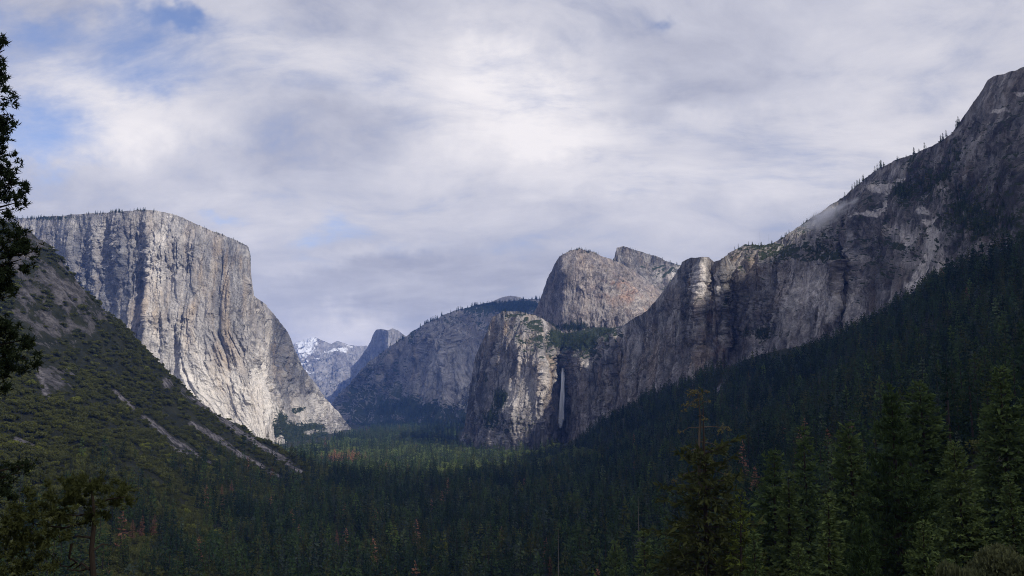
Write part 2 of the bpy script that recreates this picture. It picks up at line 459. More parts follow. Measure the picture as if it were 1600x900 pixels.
def height(x, y, detail=True):
    q = np.stack([x, y], -1).reshape(-1, 2) / SC
    out = np.empty(len(q))
    for a in range(0, len(q), 40000):
        b = q[a:a + 40000]
        d = np.sqrt(((b[:, None] - CP[None, :, :2] / SC) ** 2).sum(2))
        out[a:a + 40000] = d @ CW[:len(CP)] + CW[len(CP)] + b @ CW[len(CP) + 1:]
    X, Y = q[:, 0] * SC, q[:, 1] * SC
    far = sstep(Y, 7000, 12000)
    out = out * (1 - far) + 5 * far
    out = np.maximum(out, -6)
    if detail:
        p = np.stack([X, Y, np.zeros_like(X)], -1)
        hill = sstep(out, 10, 120) * sstep(Y, 250, 700)
        left = sstep(-X, 200, 600)
        out = out + hill * ((14 + 8 * left) * fbm(p / 190, 5, 3, .55) + 12 * left * ridged(p / np.array([130, 130, 1]), 4, 9) - 6 * left)
        out = out + hill * left * sstep(out, 300, 420) * (16 * ridged(p / 70, 5, 21, .6))
        out = out + 2.0 * fbm(p / 60, 3, 5) * sstep(Y, 60, 200)
    return out.reshape(np.shape(x))


SCREE = [([(285, 612), (330, 642), (400, 692), (470, 737)], 4.5), ([(178, 608), (215, 640)], 3.5), ([(225, 652), (262, 680), (310, 712)], 4.5), ([(300, 662), (350, 695), (400, 725), (440, 748)], 5),
         ([(250, 690), (330, 722)], 3), ([(25, 685), (55, 700)], 4), ([(62, 575), (72, 618)], 6)]


def seg_dist(px, py, poly):
    best = np.full(px.shape, 1e9)
    for (x0, y0), (x1, y1) in zip(poly[:-1], poly[1:]):
        L2 = (x1 - x0) ** 2 + (y1 - y0) ** 2
        t = np.clip(((px - x0) * (x1 - x0) + (py - y0) * (y1 - y0)) / L2, 0, 1)
        best = np.minimum(best, np.hypot(px - x0 - t * (x1 - x0), py - y0 - t * (y1 - y0)))
    return best


def scree_of(P):
    """bare rock debris chutes and outcrops of the left slope"""
    px, py = project(P)
    px = px + 9 * fbm(P / 90, 3, 57)
    py = py + 7 * fbm(P / 75, 3, 58)
    s = np.zeros(len(P))
    ok = (P[:, 0] < -150) & (P[:, 1] > 600) & (P[:, 1] < 2600)
    for poly, w in SCREE:
        s = np.maximum(s, ok * np.exp(-(seg_dist(px, py, poly) / w) ** 2) * 1.1)
    oc = ok * sstep(-np.hypot((px - 95) / 95, (py - 470) / 85), -1.15, -0.55) * 0.56
    oc = np.maximum(oc, ok * sstep(-np.hypot((px - 95) / 45, (py - 590) / 40), -1.1, -0.4) * 0.5)
    oc = np.maximum(oc, ok * sstep(-np.hypot((px - 30) / 60, (py - 400) / 50), -1.2, -0.3) * 0.62)
    oc = np.maximum(oc, ok * sstep(-np.hypot((px - 262) / 9, (py - 600) / 14), -1.1, -0.4) * 0.8)
    rs = (P[:, 0] > 150) & (P[:, 1] > 1500)
    s = np.maximum(s, rs * np.exp(-(seg_dist(px, py, [(1135, 590), (1118, 618)]) / 6) ** 2))
    s = np.maximum(s, oc)
    return s * np.clip(1.0 + 1.9 * fbm(P / np.array([34, 34, 60]), 4, 55), .1, 1.5)


def build_ground():
    Ds = np.concatenate([np.linspace(-400, 20, 12), np.geomspace(30, 250, 70), np.geomspace(256, 2700, 420), np.geomspace(2730, 8000, 90), np.geomspace(8800, 26000, 18)])
    us = np.concatenate([np.linspace(-1400, -260, 30)[:-1], np.linspace(-260, 1860, 620), np.linspace(1860, 3000, 30)[1:]])
    DD, UU = np.meshgrid(Ds, us, indexing='ij')
    X = (UU - 800) / FPX * (np.abs(DD) + 60 + 500 / (1 + (DD / 200.0) ** 2) ** 2)
    Z = height(X, DD)
    P = np.stack([X, DD, Z], -1).reshape(-1, 3)
    F = grid_faces(*DD.shape)
    sc = scree_of(P)
    C = P[F].mean(1)
    hill = (C[:, 0] < -160) & (C[:, 1] > 650) & (C[:, 2] > 26) & (C[:, 1] < 3200)
    slope = (C[:, 0] > 120) & (C[:, 1] > 420) & (C[:, 2] > 20) & (C[:, 1] < 5000)
    for nm, msk, lab, cat in (('hill', hill, 'scrubby rocky slope with grey scree chutes below the pale cliff', 'hillside'),
                              ('slope', slope, 'dark forested slope rising to the foot of the brown cliffs', 'slope'),
                              ('ground', ~(hill | slope), 'shaded forest floor of the valley', 'ground')):
        f = F[msk]
        used, inv = np.unique(f, return_inverse=True)
        link(nm, mesh_np(nm, P[used], inv.reshape(f.shape), M['ground'], True, {'scree': sc[used]}), label=lab, cat=cat, kind='structure')


build_ground()

# ------------------------------------------------------------------ rock formations
def formation(name, top, bottom, cols, mat, nu, nv, label, cat, relief=1.0, paint=None, warp=8.0, topjit=1.5, seed=1, back=(500, -160), shapefn=None, fine=1.25, nback=14, shear=None, rough=(), gully=None):
    top = np.array(top, float); bottom = np.array(bottom, float)
    seg = np.hypot(np.diff(top[:, 0]) * 1.0, np.diff(top[:, 1]) * 0.8)
    L = np.concatenate([[0], np.cumsum(seg)])
    tx = np.maximum.accumulate(top[:, 0] + np.arange(len(top)) * 1e-6)
    u = np.linspace(0, L[-1], nu)
    px = np.interp(u, L, tx)
    pyt = np.interp(u, L, top[:, 1])
    jn = fbm(np.stack([u / 14.0, 0 * u + seed, 0 * u], -1), 4, seed) * topjit * 2
    pyt = pyt - jn
    pyb = np.interp(px, bottom[:, 0], bottom[:, 1])
    v = np.linspace(0, 1, nv)
    PX = np.repeat(px[None], nv, 0)
    PY = pyb[None] + (pyt - pyb)[None] * v[:, None]
    q = np.stack([PX.ravel() / 45.0, PY.ravel() / 70.0, np.full(PX.size, seed * 1.7)], -1)
    WX = PX + (warp * fbm(q, 3, seed + 40)).reshape(PX.shape)
    cx = np.array([c[0] for c in cols], float)
    Dc = []
    for c in cols:
        pts = sorted(c[1:])
        Dc.append(np.interp(PY.ravel(), [p_[0] for p_ in pts], [p_[1] for p_ in pts]))
    Dc = np.array(Dc)
    k = np.clip(np.searchsorted(cx, WX.ravel()) - 1, 0, len(cx) - 2)
    tt = np.clip((WX.ravel() - cx[k]) / (cx[k + 1] - cx[k]), 0, 1)
    idx = np.arange(PX.size)
    D = (Dc[k, idx] * (1 - tt) + Dc[k + 1, idx] * tt)
    P = at(PX.ravel(), PY.ravel(), D)
    # displacement towards the outward normal
    G = P.reshape(nv, nu, 3)
    N = np.cross(np.gradient(G, axis=1), np.gradient(G, axis=0)).reshape(-1, 3)
    N /= np.linalg.norm(N, axis=1)[:, None] + 1e-9
    flip = (N * (np.array([0, 0, CAMZ]) - P)).sum(1) < 0
    N[flip] *= -1
    N = N * np.array([1, 1, 0.5])
    if gully:
        N[:, 0] *= 1 - .65 * sstep(PX.ravel(), 1320, 1420)
    mid = np.repeat(G[nv // 2][None], nv, 0).reshape(-1, 3)
    R0 = P.copy()
    R0[:, :2] = mid[:, :2] + 0.40 * (P[:, :2] - mid[:, :2])
    if shear:
        R0[:, 0] -= shear[0] * np.maximum(0, shear[1] - P[:, 2]) * sstep(PX.ravel(), shear[2] - 60, shear[2] + 60)
    if shapefn is not None:
        h = shapefn(P, PX.ravel(), PY.ravel())
    else:
        wq = R0 / np.array([130, 130, 420])
        w = R0 + 20 * np.stack([fbm(wq, 3, seed + 50), fbm(wq, 3, seed + 51), 2.5 * fbm(wq, 3, seed + 52)], -1)
        big = fbm(w / np.array([300, 300, 700]), 3, seed)

        def slab(scale, levels, sd, edge=0.78, octv=3):
            l = fbm(w / np.array(scale), octv, sd, 0.5) * levels
            f = np.floor(l)
            return (f + sstep(l - f, edge, 1.0) + 0.35 * (l - f)) / levels
        s1 = slab((130, 130, 820), 4, seed + 11, 0.70)
        s2 = slab((52, 52, 330), 4, seed + 15, 0.68)
        s3 = slab((22, 22, 110), 3, seed + 18, 0.6)
        sml = fbm(w / np.array([22, 22, 34]), 4, seed + 21, 0.66)
        led = (w[:, 2] / 105 + fbm(w / 130, 3, seed + 31) * 1.8) % 1.0
        ck1 = np.abs(gnoise(w / np.array([80, 80, 1500]), seed + 61))
        ck2 = np.abs(gnoise(w / np.array([34, 34, 420]), seed + 62))
        patch = sstep(fbm(P / 240, 2, seed + 66), -0.1, 0.35)
        rgh = np.zeros(len(P))
        for (gx, gy, grx, gry, am) in rough:
            rgh = rgh + am * np.exp(-(((PX.ravel() - gx) / grx) ** 2 + ((PY.ravel() - gy) / gry) ** 2))
        blk = slab((62, 62, 75), 4, seed + 95, 0.72, 4)
        brk = ridged(w / np.array([55, 55, 70]), 5, seed + 91, 0.62)
        h = 52 * big + 66 * s1 + 30 * s2 * (0.35 + 1.1 * patch) * (1 - .5 * np.minimum(rgh, 1)) + 13 * s3 * (0.4 + patch + rgh) + 10 * sml * fine * (0.5 + patch + rgh) + 14 * brk * (0.15 + .8 * patch + 1.1 * rgh) * fine + 40 * blk * (rgh + .3 * patch) * np.clip((1 - np.repeat(v[:, None], nu, 1).ravel()) * 3.5, .12, 1)
        if gully:
            gm = np.exp(-(((PX.ravel() - gully[0]) / gully[2]) ** 2 + ((PY.ravel() - gully[1]) / gully[3]) ** 2))
            wd = P + 50 * np.stack([fbm(P / 170, 3, seed + 50), fbm(P / 170, 3, seed + 51), fbm(P / 170, 3, seed + 52)], -1)
            ga, gb = .75 * wd[:, 0] - .66 * wd[:, 2], .66 * wd[:, 0] + .75 * wd[:, 2]
            g3 = np.stack([ga / 95, gb / 330, wd[:, 1] / 330], -1)
            g4 = np.stack([gb / 150, ga / 420, wd[:, 1] / 420], -1)
            gm = gm * np.clip((1 - np.repeat(v[:, None], nu, 1).ravel()) * 4, .08, 1)
            h = h + gm * gully[4] * (ridged(g3, 5, seed + 97, .6) + .8 * ridged(g4, 5, seed + 98, .58)) - 8 * sstep(led, 0.80, 0.97) * patch
        h = h - 20 * np.exp(-(ck1 / 0.035) ** 2) * (.2 + patch) - 8 * np.exp(-(ck2 / 0.05) ** 2) * patch
    fade = np.minimum(1, (1 - np.repeat(v[:, None], nu, 1).ravel()) * 8 + 0.16)
    P = P + N * (h * relief * fade)[:, None]
    attrs = {a: np.zeros(nu * nv) for a in ('pale', 'tan', 'rust', 'veg', 'snow')}
    if paint:
        pxx, pyy = PX.ravel(), PY.ravel()
        for (a, x, y, rx, ry, amt) in paint:
            wn = 0.55 * fbm(P / 90, 3, seed + 71)
            g = np.exp(-(((pxx - x) / rx) ** 2 + ((pyy - y) / ry) ** 2))
            attrs[a] = attrs[a] + amt * (np.clip(g * 2.2 + wn * 1.6 - .75, 0, 1.1) if abs(amt) > .85 and a != 'snow' else np.clip(g * (1 + wn * 1.5), 0, 1.3))
    # summit running back from the rim
    rim = P.reshape(nv, nu, 3)[-1]
    rows = []
    for j in range(1, nback + 1):
        s = (j / nback)
        r = rim.copy()
        r[:, 1] += back[0] * s ** 1.5
        r[:, 0] *= r[:, 1] / rim[:, 1]
        r[:, 2] += back[1] * s ** 1.8 + 6 * fbm(r / 70, 3, seed + 81) * min(1, s * 4) - 3 * s
        rows.append(r)
    PB = np.concatenate(rows)
    ab = {a: np.concatenate([attrs[a], np.zeros(len(PB))]) for a in attrs}
    ab['rock_grain'] = np.concatenate([R0, PB])
    V = np.concatenate([P, PB])
    F = grid_faces(nv + nback, nu)
    o = link(name, mesh_np(name, V, F, M[mat], True, ab), label=label, cat=cat, kind='structure')
    return dict(P=P.reshape(nv, nu, 3), rim=rim, back=PB.reshape(nback, nu, 3), px=px, veg=attrs['veg'].reshape(nv, nu), PX=PX, PY=PY)


FM = {}
FM['elcap'] = formation('cliff', [(-140, 350), (-60, 346), (0, 342), (40, 341), (75, 338), (110, 336), (150, 333), (190, 330), (215, 328), (245, 329), (275, 336), (310, 351), (345, 366), (375, 378), (387, 384), (391, 396), (392, 420), (394, 440), (397, 462),
    (415, 476), (432, 496), (447, 513), (455, 530), (463, 553), (470, 567), (485, 590), (500, 612), (520, 635), (540, 657), (552, 674)],
    [(-140, 560), (60, 600), (250, 650), (430, 705), (552, 700)],
    [(-140, (350, 5300), (600, 5200)), (60, (340, 4750), (450, 4680), (620, 4560)), (110, (335, 4560), (480, 4500), (620, 4400)), (160, (330, 4430), (420, 4420), (640, 4270)), (200, (328, 4330), (420, 4260), (640, 4150)),
     (222, (328, 4330), (400, 4290), (470, 4250), (640, 4120)), (232, (328, 4290), (400, 4200), (500, 4150), (650, 4060)), (300, (345, 4270), (380, 4200), (500, 4130), (600, 4060), (690, 3960)),
     (345, (362, 4270), (400, 4200), (540, 4130), (690, 3960)), (388, (384, 4260), (400, 4210), (500, 4170), (580, 4090), (690, 3960)), (398, (440, 4290), (520, 4215), (600, 4080), (690, 3980)),
     (415, (475, 4480), (560, 4330), (610, 4130), (650, 4030), (690, 3990)), (431, (495, 4640), (600, 4480), (640, 4300), (668, 4040), (690, 4000)), (438, (495, 4720), (600, 4580), (655, 4420), (690, 4200)),
     (480, (570, 5150), (620, 5050), (650, 4850), (690, 4500)), (520, (630, 5600), (670, 5400), (700, 5200)), (552, (670, 6200), (700, 6000))],
    'elcap', 640, 380, 'huge pale granite monolith with a sheer streaked face and flat wooded top', 'cliff', relief=0.95, seed=1, shear=(0.40, 520, 300), rough=[(140, 400, 75, 90, .75), (225, 360, 40, 40, .6), (490, 640, 40, 30, .8), (260, 345, 90, 14, .7)],
    paint=[('pale', 290, 620, 60, 45, .5), ('pale', 360, 630, 70, 60, .55), ('pale', 410, 650, 30, 60, .65), ('pale', 240, 560, 40, 70, .3), ('tan', 220, 500, 30, 60, .4), ('tan', 350, 560, 30, 60, .4), ('pale', 415, 560, 12, 70, .5), ('pale', 245, 430, 18, 60, .35), ('pale', 500, 640, 30, 20, .6),
           ('tan', 250, 430, 25, 70, .6), ('tan', 330, 440, 40, 80, .5), ('tan', 375, 430, 25, 70, .5), ('tan', 300, 500, 30, 60, .4), ('pale', 100, 420, 60, 60, -.25), ('pale', 190, 430, 40, 90, -.3), ('pale', 460, 560, 30, 50, -.45),
           ('pale', 370, 420, 50, 50, -.2), ('pale', 458, 585, 34, 60, -.42), ('pale', 430, 520, 14, 50, -.35), ('veg', 436, 660, 14, 26, 1.4), ('veg', 455, 676, 26, 18, 1.6), ('veg', 500, 690, 60, 17, 1.8), ('veg', 466, 641, 10, 6, .9), ('veg', 90, 341, 90, 5, .8), ('pale', 90, 352, 60, 6, .2), ('veg', 480, 668, 40, 8, 1.0), ('tan', 430, 560, 12, 60, .5)])

FM['cath'] = formation('cliff', [(716, 700), (722, 686), (728, 650), (735, 600), (742, 560), (752, 537), (762, 518), (770, 496), (784, 486), (810, 487), (835, 492), (850, 500), (870, 513), (885, 522), (905, 518), (930, 512), (955, 512), (972, 510), (986, 499), (1010, 484), (1025, 470),
    (1040, 450), (1055, 430), (1066, 409), (1080, 402), (1098, 401), (1108, 403), (1116, 409), (1126, 406), (1136, 398), (1150, 390), (1165, 383), (1190, 384), (1210, 379), (1235, 363), (1260, 346), (1290, 326), (1310, 313), (1330, 298), (1350, 281),
    (1370, 266), (1400, 251), (1430, 241), (1460, 226), (1485, 211), (1500, 190), (1515, 168), (1530, 148), (1543, 126), (1560, 118), (1580, 113), (1600, 106), (1700, 80), (1850, 60)],
    [(716, 710), (900, 710), (1000, 680), (1100, 640), (1210, 625), (1300, 600), (1430, 530), (1600, 450), (1850, 380)],
    [(716, (500, 4700), (700, 4300)), (726, (600, 4150), (700, 3900)), (752, (530, 4020), (600, 3850), (690, 3650)), (785, (486, 3850), (540, 3690), (600, 3600), (690, 3480)), (820, (490, 3800), (550, 3560), (600, 3500), (690, 3400)),
     (846, (500, 3780), (555, 3520), (570, 3470), (690, 3400)), (862, (508, 3850), (570, 3520), (590, 3490), (690, 3420)), (868, (515, 3900), (575, 3640), (690, 3500)), (874, (520, 3950), (572, 3780), (588, 3740), (690, 3560)), (885, (520, 3980), (572, 3790), (590, 3740), (690, 3560)),
     (891, (515, 4000), (568, 3640), (590, 3580), (690, 3430)), (902, (512, 3950), (560, 3470), (590, 3420), (690, 3320)), (960, (510, 3600), (528, 3370), (545, 3320), (665, 3230)), (970, (510, 3500), (528, 3340), (665, 3230)), (978, (505, 3380), (530, 3280), (665, 3130)), (1000, (490, 3220), (520, 3150), (640, 3030)),
     (1050, (430, 3080), (470, 3000), (640, 2850)), (1086, (402, 2900), (480, 2850), (640, 2730)), (1094, (402, 2830), (470, 2780), (640, 2690)), (1108, (402, 2860), (470, 2800), (640, 2690)), (1118, (402, 2850), (470, 2790), (640, 2680)), (1131, (402, 2800), (480, 2770), (640, 2660)), (1137, (400, 3000), (500, 2900), (640, 2700)),
     (1160, (382, 3000), (440, 2860), (520, 2780), (640, 2600)), (1200, (380, 2960), (410, 2780), (520, 2680), (640, 2500)), (1260, (345, 2950), (385, 2800), (405, 2640), (540, 2450), (640, 2300)), (1308, (310, 2920), (395, 2620), (410, 2480), (520, 2360), (620, 2240)),
     (1316, (310, 2920), (400, 2680), (450, 2560), (540, 2400), (620, 2260)), (1328, (300, 2900), (400, 2640), (450, 2480), (540, 2330), (620, 2220)), (1345, (285, 2860), (400, 2500), (560, 2200)), (1430, (240, 2620), (350, 2280), (450, 2000), (540, 1870)),
     (1500, (190, 2380), (300, 2130), (450, 1730), (500, 1650)), (1560, (118, 2250), (200, 2120), (410, 1600), (470, 1520)), (1600, (105, 2180), (250, 1880), (400, 1510), (450, 1440)), (1850, (60, 1850), (380, 1200))],
    'cath', 960, 420, 'long brown grey granite wall and buttresses rising to a dark mountain beside the waterfall', 'cliff', relief=0.78, seed=4, warp=5.0, gully=(1490, 290, 190, 170, 46), rough=[(1490, 290, 170, 170, 1.4), (1200, 460, 120, 80, .5), (1000, 560, 80, 60, .3), (1270, 370, 60, 30, .7), (790, 510, 60, 25, .7), (800, 660, 60, 30, .9), (940, 650, 40, 25, .6)],
    paint=[('veg', 905, 535, 40, 18, 1.2), ('veg', 870, 530, 30, 22, .9), ('veg', 945, 518, 20, 8, .9), ('veg', 780, 620, 14, 18, .9), ('veg', 770, 650, 18, 22, .6), ('veg', 790, 495, 30, 8, .5), ('veg', 760, 590, 12, 20, .4),
           ('pale', 845, 590, 14, 34, .5), ('tan', 845, 590, 24, 40, .8), ('tan', 800, 510, 40, 20, .6), ('pale', 800, 630, 25, 25, .4), ('tan', 960, 560, 60, 50, .45), ('tan', 1090, 560, 60, 40, .4),  # first pale and tan spots put sunlight on the buttress into rock colour
           ('pale', 1095, 440, 5, 32, 1.1), ('tan', 1092, 430, 10, 40, .9), ('tan', 1124, 440, 7, 34, 1.1), ('pale', 1122, 450, 7, 34, .9), ('rust', 1105, 500, 14, 40, .5), ('rust', 1110, 545, 30, 20, .5),  # pale and tan tower strips are sunlight put into the colour; rust is stain
           ('pale', 1240, 450, 30, 50, .35), ('pale', 1285, 470, 30, 40, .5), ('pale', 1340, 510, 14, 50, .4), ('tan', 1160, 420, 40, 30, .3),
           ('pale', 1380, 301, 15, 5, 1.9), ('pale', 1396, 294, 14, 4, 1.9), ('pale', 1411, 286, 12, 4, 1.7), ('pale', 1362, 292, 20, 10, .7), ('pale', 1386, 320, 6, 8, 1.8), ('pale', 1382, 331, 9, 7, 1.8), ('pale', 1371, 339, 13, 4, 1.6), ('pale', 1352, 341, 14, 3, 1.2),
           ('pale', 1448, 337, 11, 8, 1.2), ('pale', 1458, 352, 15, 6, 1.3), ('pale', 1463, 370, 10, 9, 1.7), ('pale', 1459, 388, 7, 10, 1.6), ('pale', 1452, 405, 8, 9, 1.6), ('pale', 1446, 420, 9, 10, 1.5), ('pale', 1439, 436, 12, 10, 1.2), ('pale', 1432, 450, 14, 9, 1.2), ('pale', 1427, 464, 10, 8, 1.2),
           ('pale', 1395, 368, 14, 13, .65), ('pale', 1420, 376, 13, 17, .65), ('pale', 1420, 415, 20, 8, .5), ('pale', 1345, 405, 16, 10, .45), ('pale', 1480, 305, 14, 18, .4), ('pale', 1566, 178, 16, 4, 1.5), ('pale', 1596, 148, 12, 4, 1.3), ('pale', 1540, 250, 40, 30, .2), ('veg', 1415, 310, 14, 20, .7), ('veg', 1500, 240, 30, 20, .3), ('veg', 1280, 390, 20, 14, .7), ('veg', 1330, 280, 60, 12, .3), ('veg', 1470, 290, 40, 30, .3), ('veg', 1550, 350, 60, 40, .45),
           ('pale', 980, 650, 40, 20, .2), ('pale', 1520, 300, 130, 140, -.34), ('veg', 1480, 330, 140, 140, .30), ('pale', 1360, 400, 60, 60, -.2), ('veg', 1380, 400, 50, 40, .2), ('pale', 1470, 410, 16, 50, .55), ('pale', 740, 600, 30, 90, -.35), ('veg', 800, 660, 50, 30, .45), ('pale', 800, 580, 18, 60, .25),
           ('pale', 1180, 470, 60, 60, -.15), ('veg', 1190, 520, 50, 12, .8), ('veg', 1140, 470, 14, 10, .7), ('pale', 930, 600, 40, 60, -.15)])

FM['mid'] = formation('cliff', [(828, 500), (840, 478), (848, 456), (856, 432), (866, 414), (874, 401), (890, 392), (905, 389), (930, 394), (948, 403), (962, 408), (985, 420), (1010, 438), (1030, 451), (1050, 466), (1075, 480)],
    [(828, 560), (1075, 560)],
    [(828, (470, 5000), (560, 4700)), (852, (430, 4600), (560, 4350)), (880, (392, 4420), (420, 4320), (560, 4150)), (915, (390, 4420), (440, 4260), (560, 4080)), (950, (403, 4480), (450, 4250), (560, 4020)), (1000, (430, 4560), (500, 4160), (560, 4020)), (1050, (466, 4600), (510, 4200), (560, 4100)), (1075, (470, 4650), (560, 4200))],
    'slab', 330, 200, 'rounded grey granite peak with rust stained slabs behind the brown wall', 'cliff', relief=0.8, seed=6, rough=[(930, 440, 80, 60, .6)], back=(700, -250),
    paint=[('rust', 975, 460, 25, 14, .6), ('rust', 950, 450, 20, 14, .5), ('rust', 1000, 480, 24, 10, .5), ('pale', 990, 465, 40, 20, .45), ('pale', 930, 450, 30, 40, .15), ('pale', 870, 440, 20, 40, -.2), ('veg', 900, 512, 40, 10, .8), ('veg', 910, 395, 30, 4, .5), ('tan', 920, 410, 30, 15, .3)])

FM['spire'] = formation('cliff', [(940, 430), (955, 408), (961, 400), (963, 386), (975, 385), (1000, 392), (1025, 400), (1050, 411), (1064, 414), (1080, 430), (1100, 450)], [(940, 500), (1100, 500)],
    [(940, (400, 5000), (500, 4800)), (962, (385, 4820), (500, 4700)), (1000, (392, 4900), (500, 4600)), (1064, (412, 4950), (500, 4500)), (1100, (450, 5000), (500, 4600))],
    'cath', 150, 90, 'dark notched spire ridge behind the rounded grey peak', 'cliff', relief=0.6, seed=8, back=(500, -200), paint=[('veg', 1010, 420, 60, 30, .25)])

FM['ridge'] = formation('mountain', [(490, 664), (517, 630), (530, 616), (545, 600), (565, 576), (580, 562), (600, 550), (620, 535), (640, 521), (660, 508), (680, 498), (700, 489), (720, 483), (745, 477), (765, 473), (790, 471), (820, 468), (850, 465), (900, 462)],
    [(490, 685), (900, 690)],
    [(490, (650, 10000), (690, 9000)), (545, (600, 8300), (690, 6900)), (600, (550, 8000), (600, 7700), (690, 6300)), (650, (510, 7900), (560, 7300), (690, 6100)), (676, (497, 7500), (530, 7050), (640, 6650), (690, 6000)), (690, (492, 7500), (530, 7000), (640, 6600), (690, 5900)), (704, (488, 7650), (540, 7250), (640, 6700), (690, 5900)),
     (740, (478, 7900), (560, 7200), (640, 6600), (690, 5900)), (800, (470, 8200), (580, 7000), (690, 5900)), (900, (462, 8300), (600, 7000), (690, 5900))],
    'ridge', 420, 230, 'blue hazed forested mountain ridge with grey cliffs across the valley', 'mountain', relief=2.0, seed=12, back=(1500, -250), warp=10,
    paint=[('veg', 640, 640, 80, 25, .9), ('veg', 590, 580, 60, 30, .5), ('veg', 760, 640, 60, 25, .6), ('veg', 720, 478, 130, 6, .8), ('veg', 800, 480, 60, 14, .9), ('veg', 620, 530, 60, 10, .5), ('pale', 685, 560, 20, 60, .35), ('pale', 725, 590, 30, 40, .35), ('veg', 700, 670, 200, 14, 1.0), ('veg', 560, 620, 30, 30, .3),
           ('pale', 706, 620, 12, 12, .5), ('veg', 685, 560, 45, 55, -.8), ('veg', 740, 570, 45, 45, -.7), ('veg', 630, 590, 30, 40, -.4)])

FM['sdome'] = formation('mountain', [(745, 482), (765, 473), (780, 466), (790, 463), (798, 462), (812, 464), (825, 469), (850, 480)], [(745, 520), (850, 520)],
    [(745, (460, 9800), (520, 9500)), (798, (462, 9700), (520, 9200)), (850, (480, 9900), (520, 9500))],
    'dome', 120, 50, 'bare rounded granite dome peeping over the wooded ridge', 'mountain', relief=0.5, seed=14, back=(900, -200), topjit=0.4)

FM['half'] = formation('mountain', [(548, 575), (560, 562), (570, 548), (577, 538), (583, 522), (588, 515), (596, 514), (606, 516), (613, 513), (622, 516), (634, 525), (650, 541), (675, 565)], [(548, 650), (675, 650)],
    [(548, (500, 14300), (650, 13800)), (584, (515, 12700), (650, 12500)), (606, (515, 12300), (650, 12100)), (614, (513, 12500), (650, 12150)), (640, (530, 13300), (650, 12800)), (675, (560, 14000), (650, 13600))],
    'dome', 190, 120, 'distant half dome of granite with a sheer dark face', 'mountain', relief=1.3, seed=16, back=(1200, -350), topjit=0.4, warp=3)

FM['rest'] = formation('mountain', [(420, 575), (440, 556), (462, 535), (475, 530), (486, 526), (494, 527), (505, 533), (518, 537), (528, 532), (536, 535), (545, 539), (558, 540), (572, 540), (590, 548), (630, 570)], [(420, 680), (630, 680)],
    [(420, (540, 16500), (680, 13000)), (462, (535, 16500), (680, 12000)), (490, (526, 16300), (680, 12200)), (530, (530, 16300), (600, 14200), (680, 12600)), (580, (540, 16600), (680, 13500)), (630, (560, 17000), (680, 14000))],
    'snowy', 260, 190, 'far snow dusted granite ridge at the head of the valley', 'mountain', relief=2.4, seed=18, back=(2000, -500), topjit=0.8,
    paint=[('snow', 478, 534, 24, 9, .6), ('snow', 500, 548, 46, 16, .42), ('snow', 545, 544, 24, 8, .5), ('snow', 470, 565, 16, 26, .42), ('snow', 520, 580, 40, 14, .25), ('veg', 500, 640, 60, 14, .5)])

# ------------------------------------------------------------------ trees
def spikes(C, Dr, n, length, width, spread, rng, lenvar=0.3):
    """n thin triangular sprays per clump centre C along directions Dr"""
    C = np.repeat(C, n, 0); Dr = np.repeat(Dr, n, 0)
    k = len(C)
    d = Dr + rng.normal(size=(k, 3)) * spread
    d /= np.linalg.norm(d, axis=1)[:, None] + 1e-9
    r = rng.normal(size=(k, 3))
    s = np.cross(d, r); s /= np.linalg.norm(s, axis=1)[:, None] + 1e-9
    L = (np.repeat(length, n) if np.ndim(length) else length) * (1 + lenvar * rng.normal(size=k))
    Wd = (np.repeat(width, n) if np.ndim(width) else width) * (1 + 0.25 * rng.normal(size=k))
    base = C - d * L[:, None] * 0.25
    midp = C + d * L[:, None] * 0.25
    tip = C + d * L[:, None] * 0.75
    V = np.stack([base, midp + s * Wd[:, None] * .5, tip, midp - s * Wd[:, None] * .5], 1).reshape(-1, 3)
    F = np.arange(4 * k).reshape(k, 4)
    return V, F


def tube(pts, rad, sides=6):
    pts = np.array(pts, float); rad = np.array(rad, float)
    V, F = [], []
    for i, p in enumerate(pts):
        d = pts[min(i + 1, len(pts) - 1)] - pts[max(i - 1, 0)]
        d /= np.linalg.norm(d) + 1e-9
        a = np.cross(d, [0.31, 0.87, 0.1]); a /= np.linalg.norm(a) + 1e-9
        b = np.cross(d, a)
        for k in range(sides):
            t = 2 * math.pi * k / sides
            V.append(p + rad[i] * (math.cos(t) * a + math.sin(t) * b))
    for i in range(len(pts) - 1):
        for k in range(sides):
            k2 = (k + 1) % sides
            F.append((i * sides + k, i * sides + k2, (i + 1) * sides + k2, (i + 1) * sides + k))
    return np.array(V), np.array(F)


def merge(parts):
    Vs, Fs, o = [], [], 0
    for V, F in parts:
        Vs.append(V); Fs.append(F + o); o += len(V)
    return np.concatenate(Vs), np.concatenate(Fs)


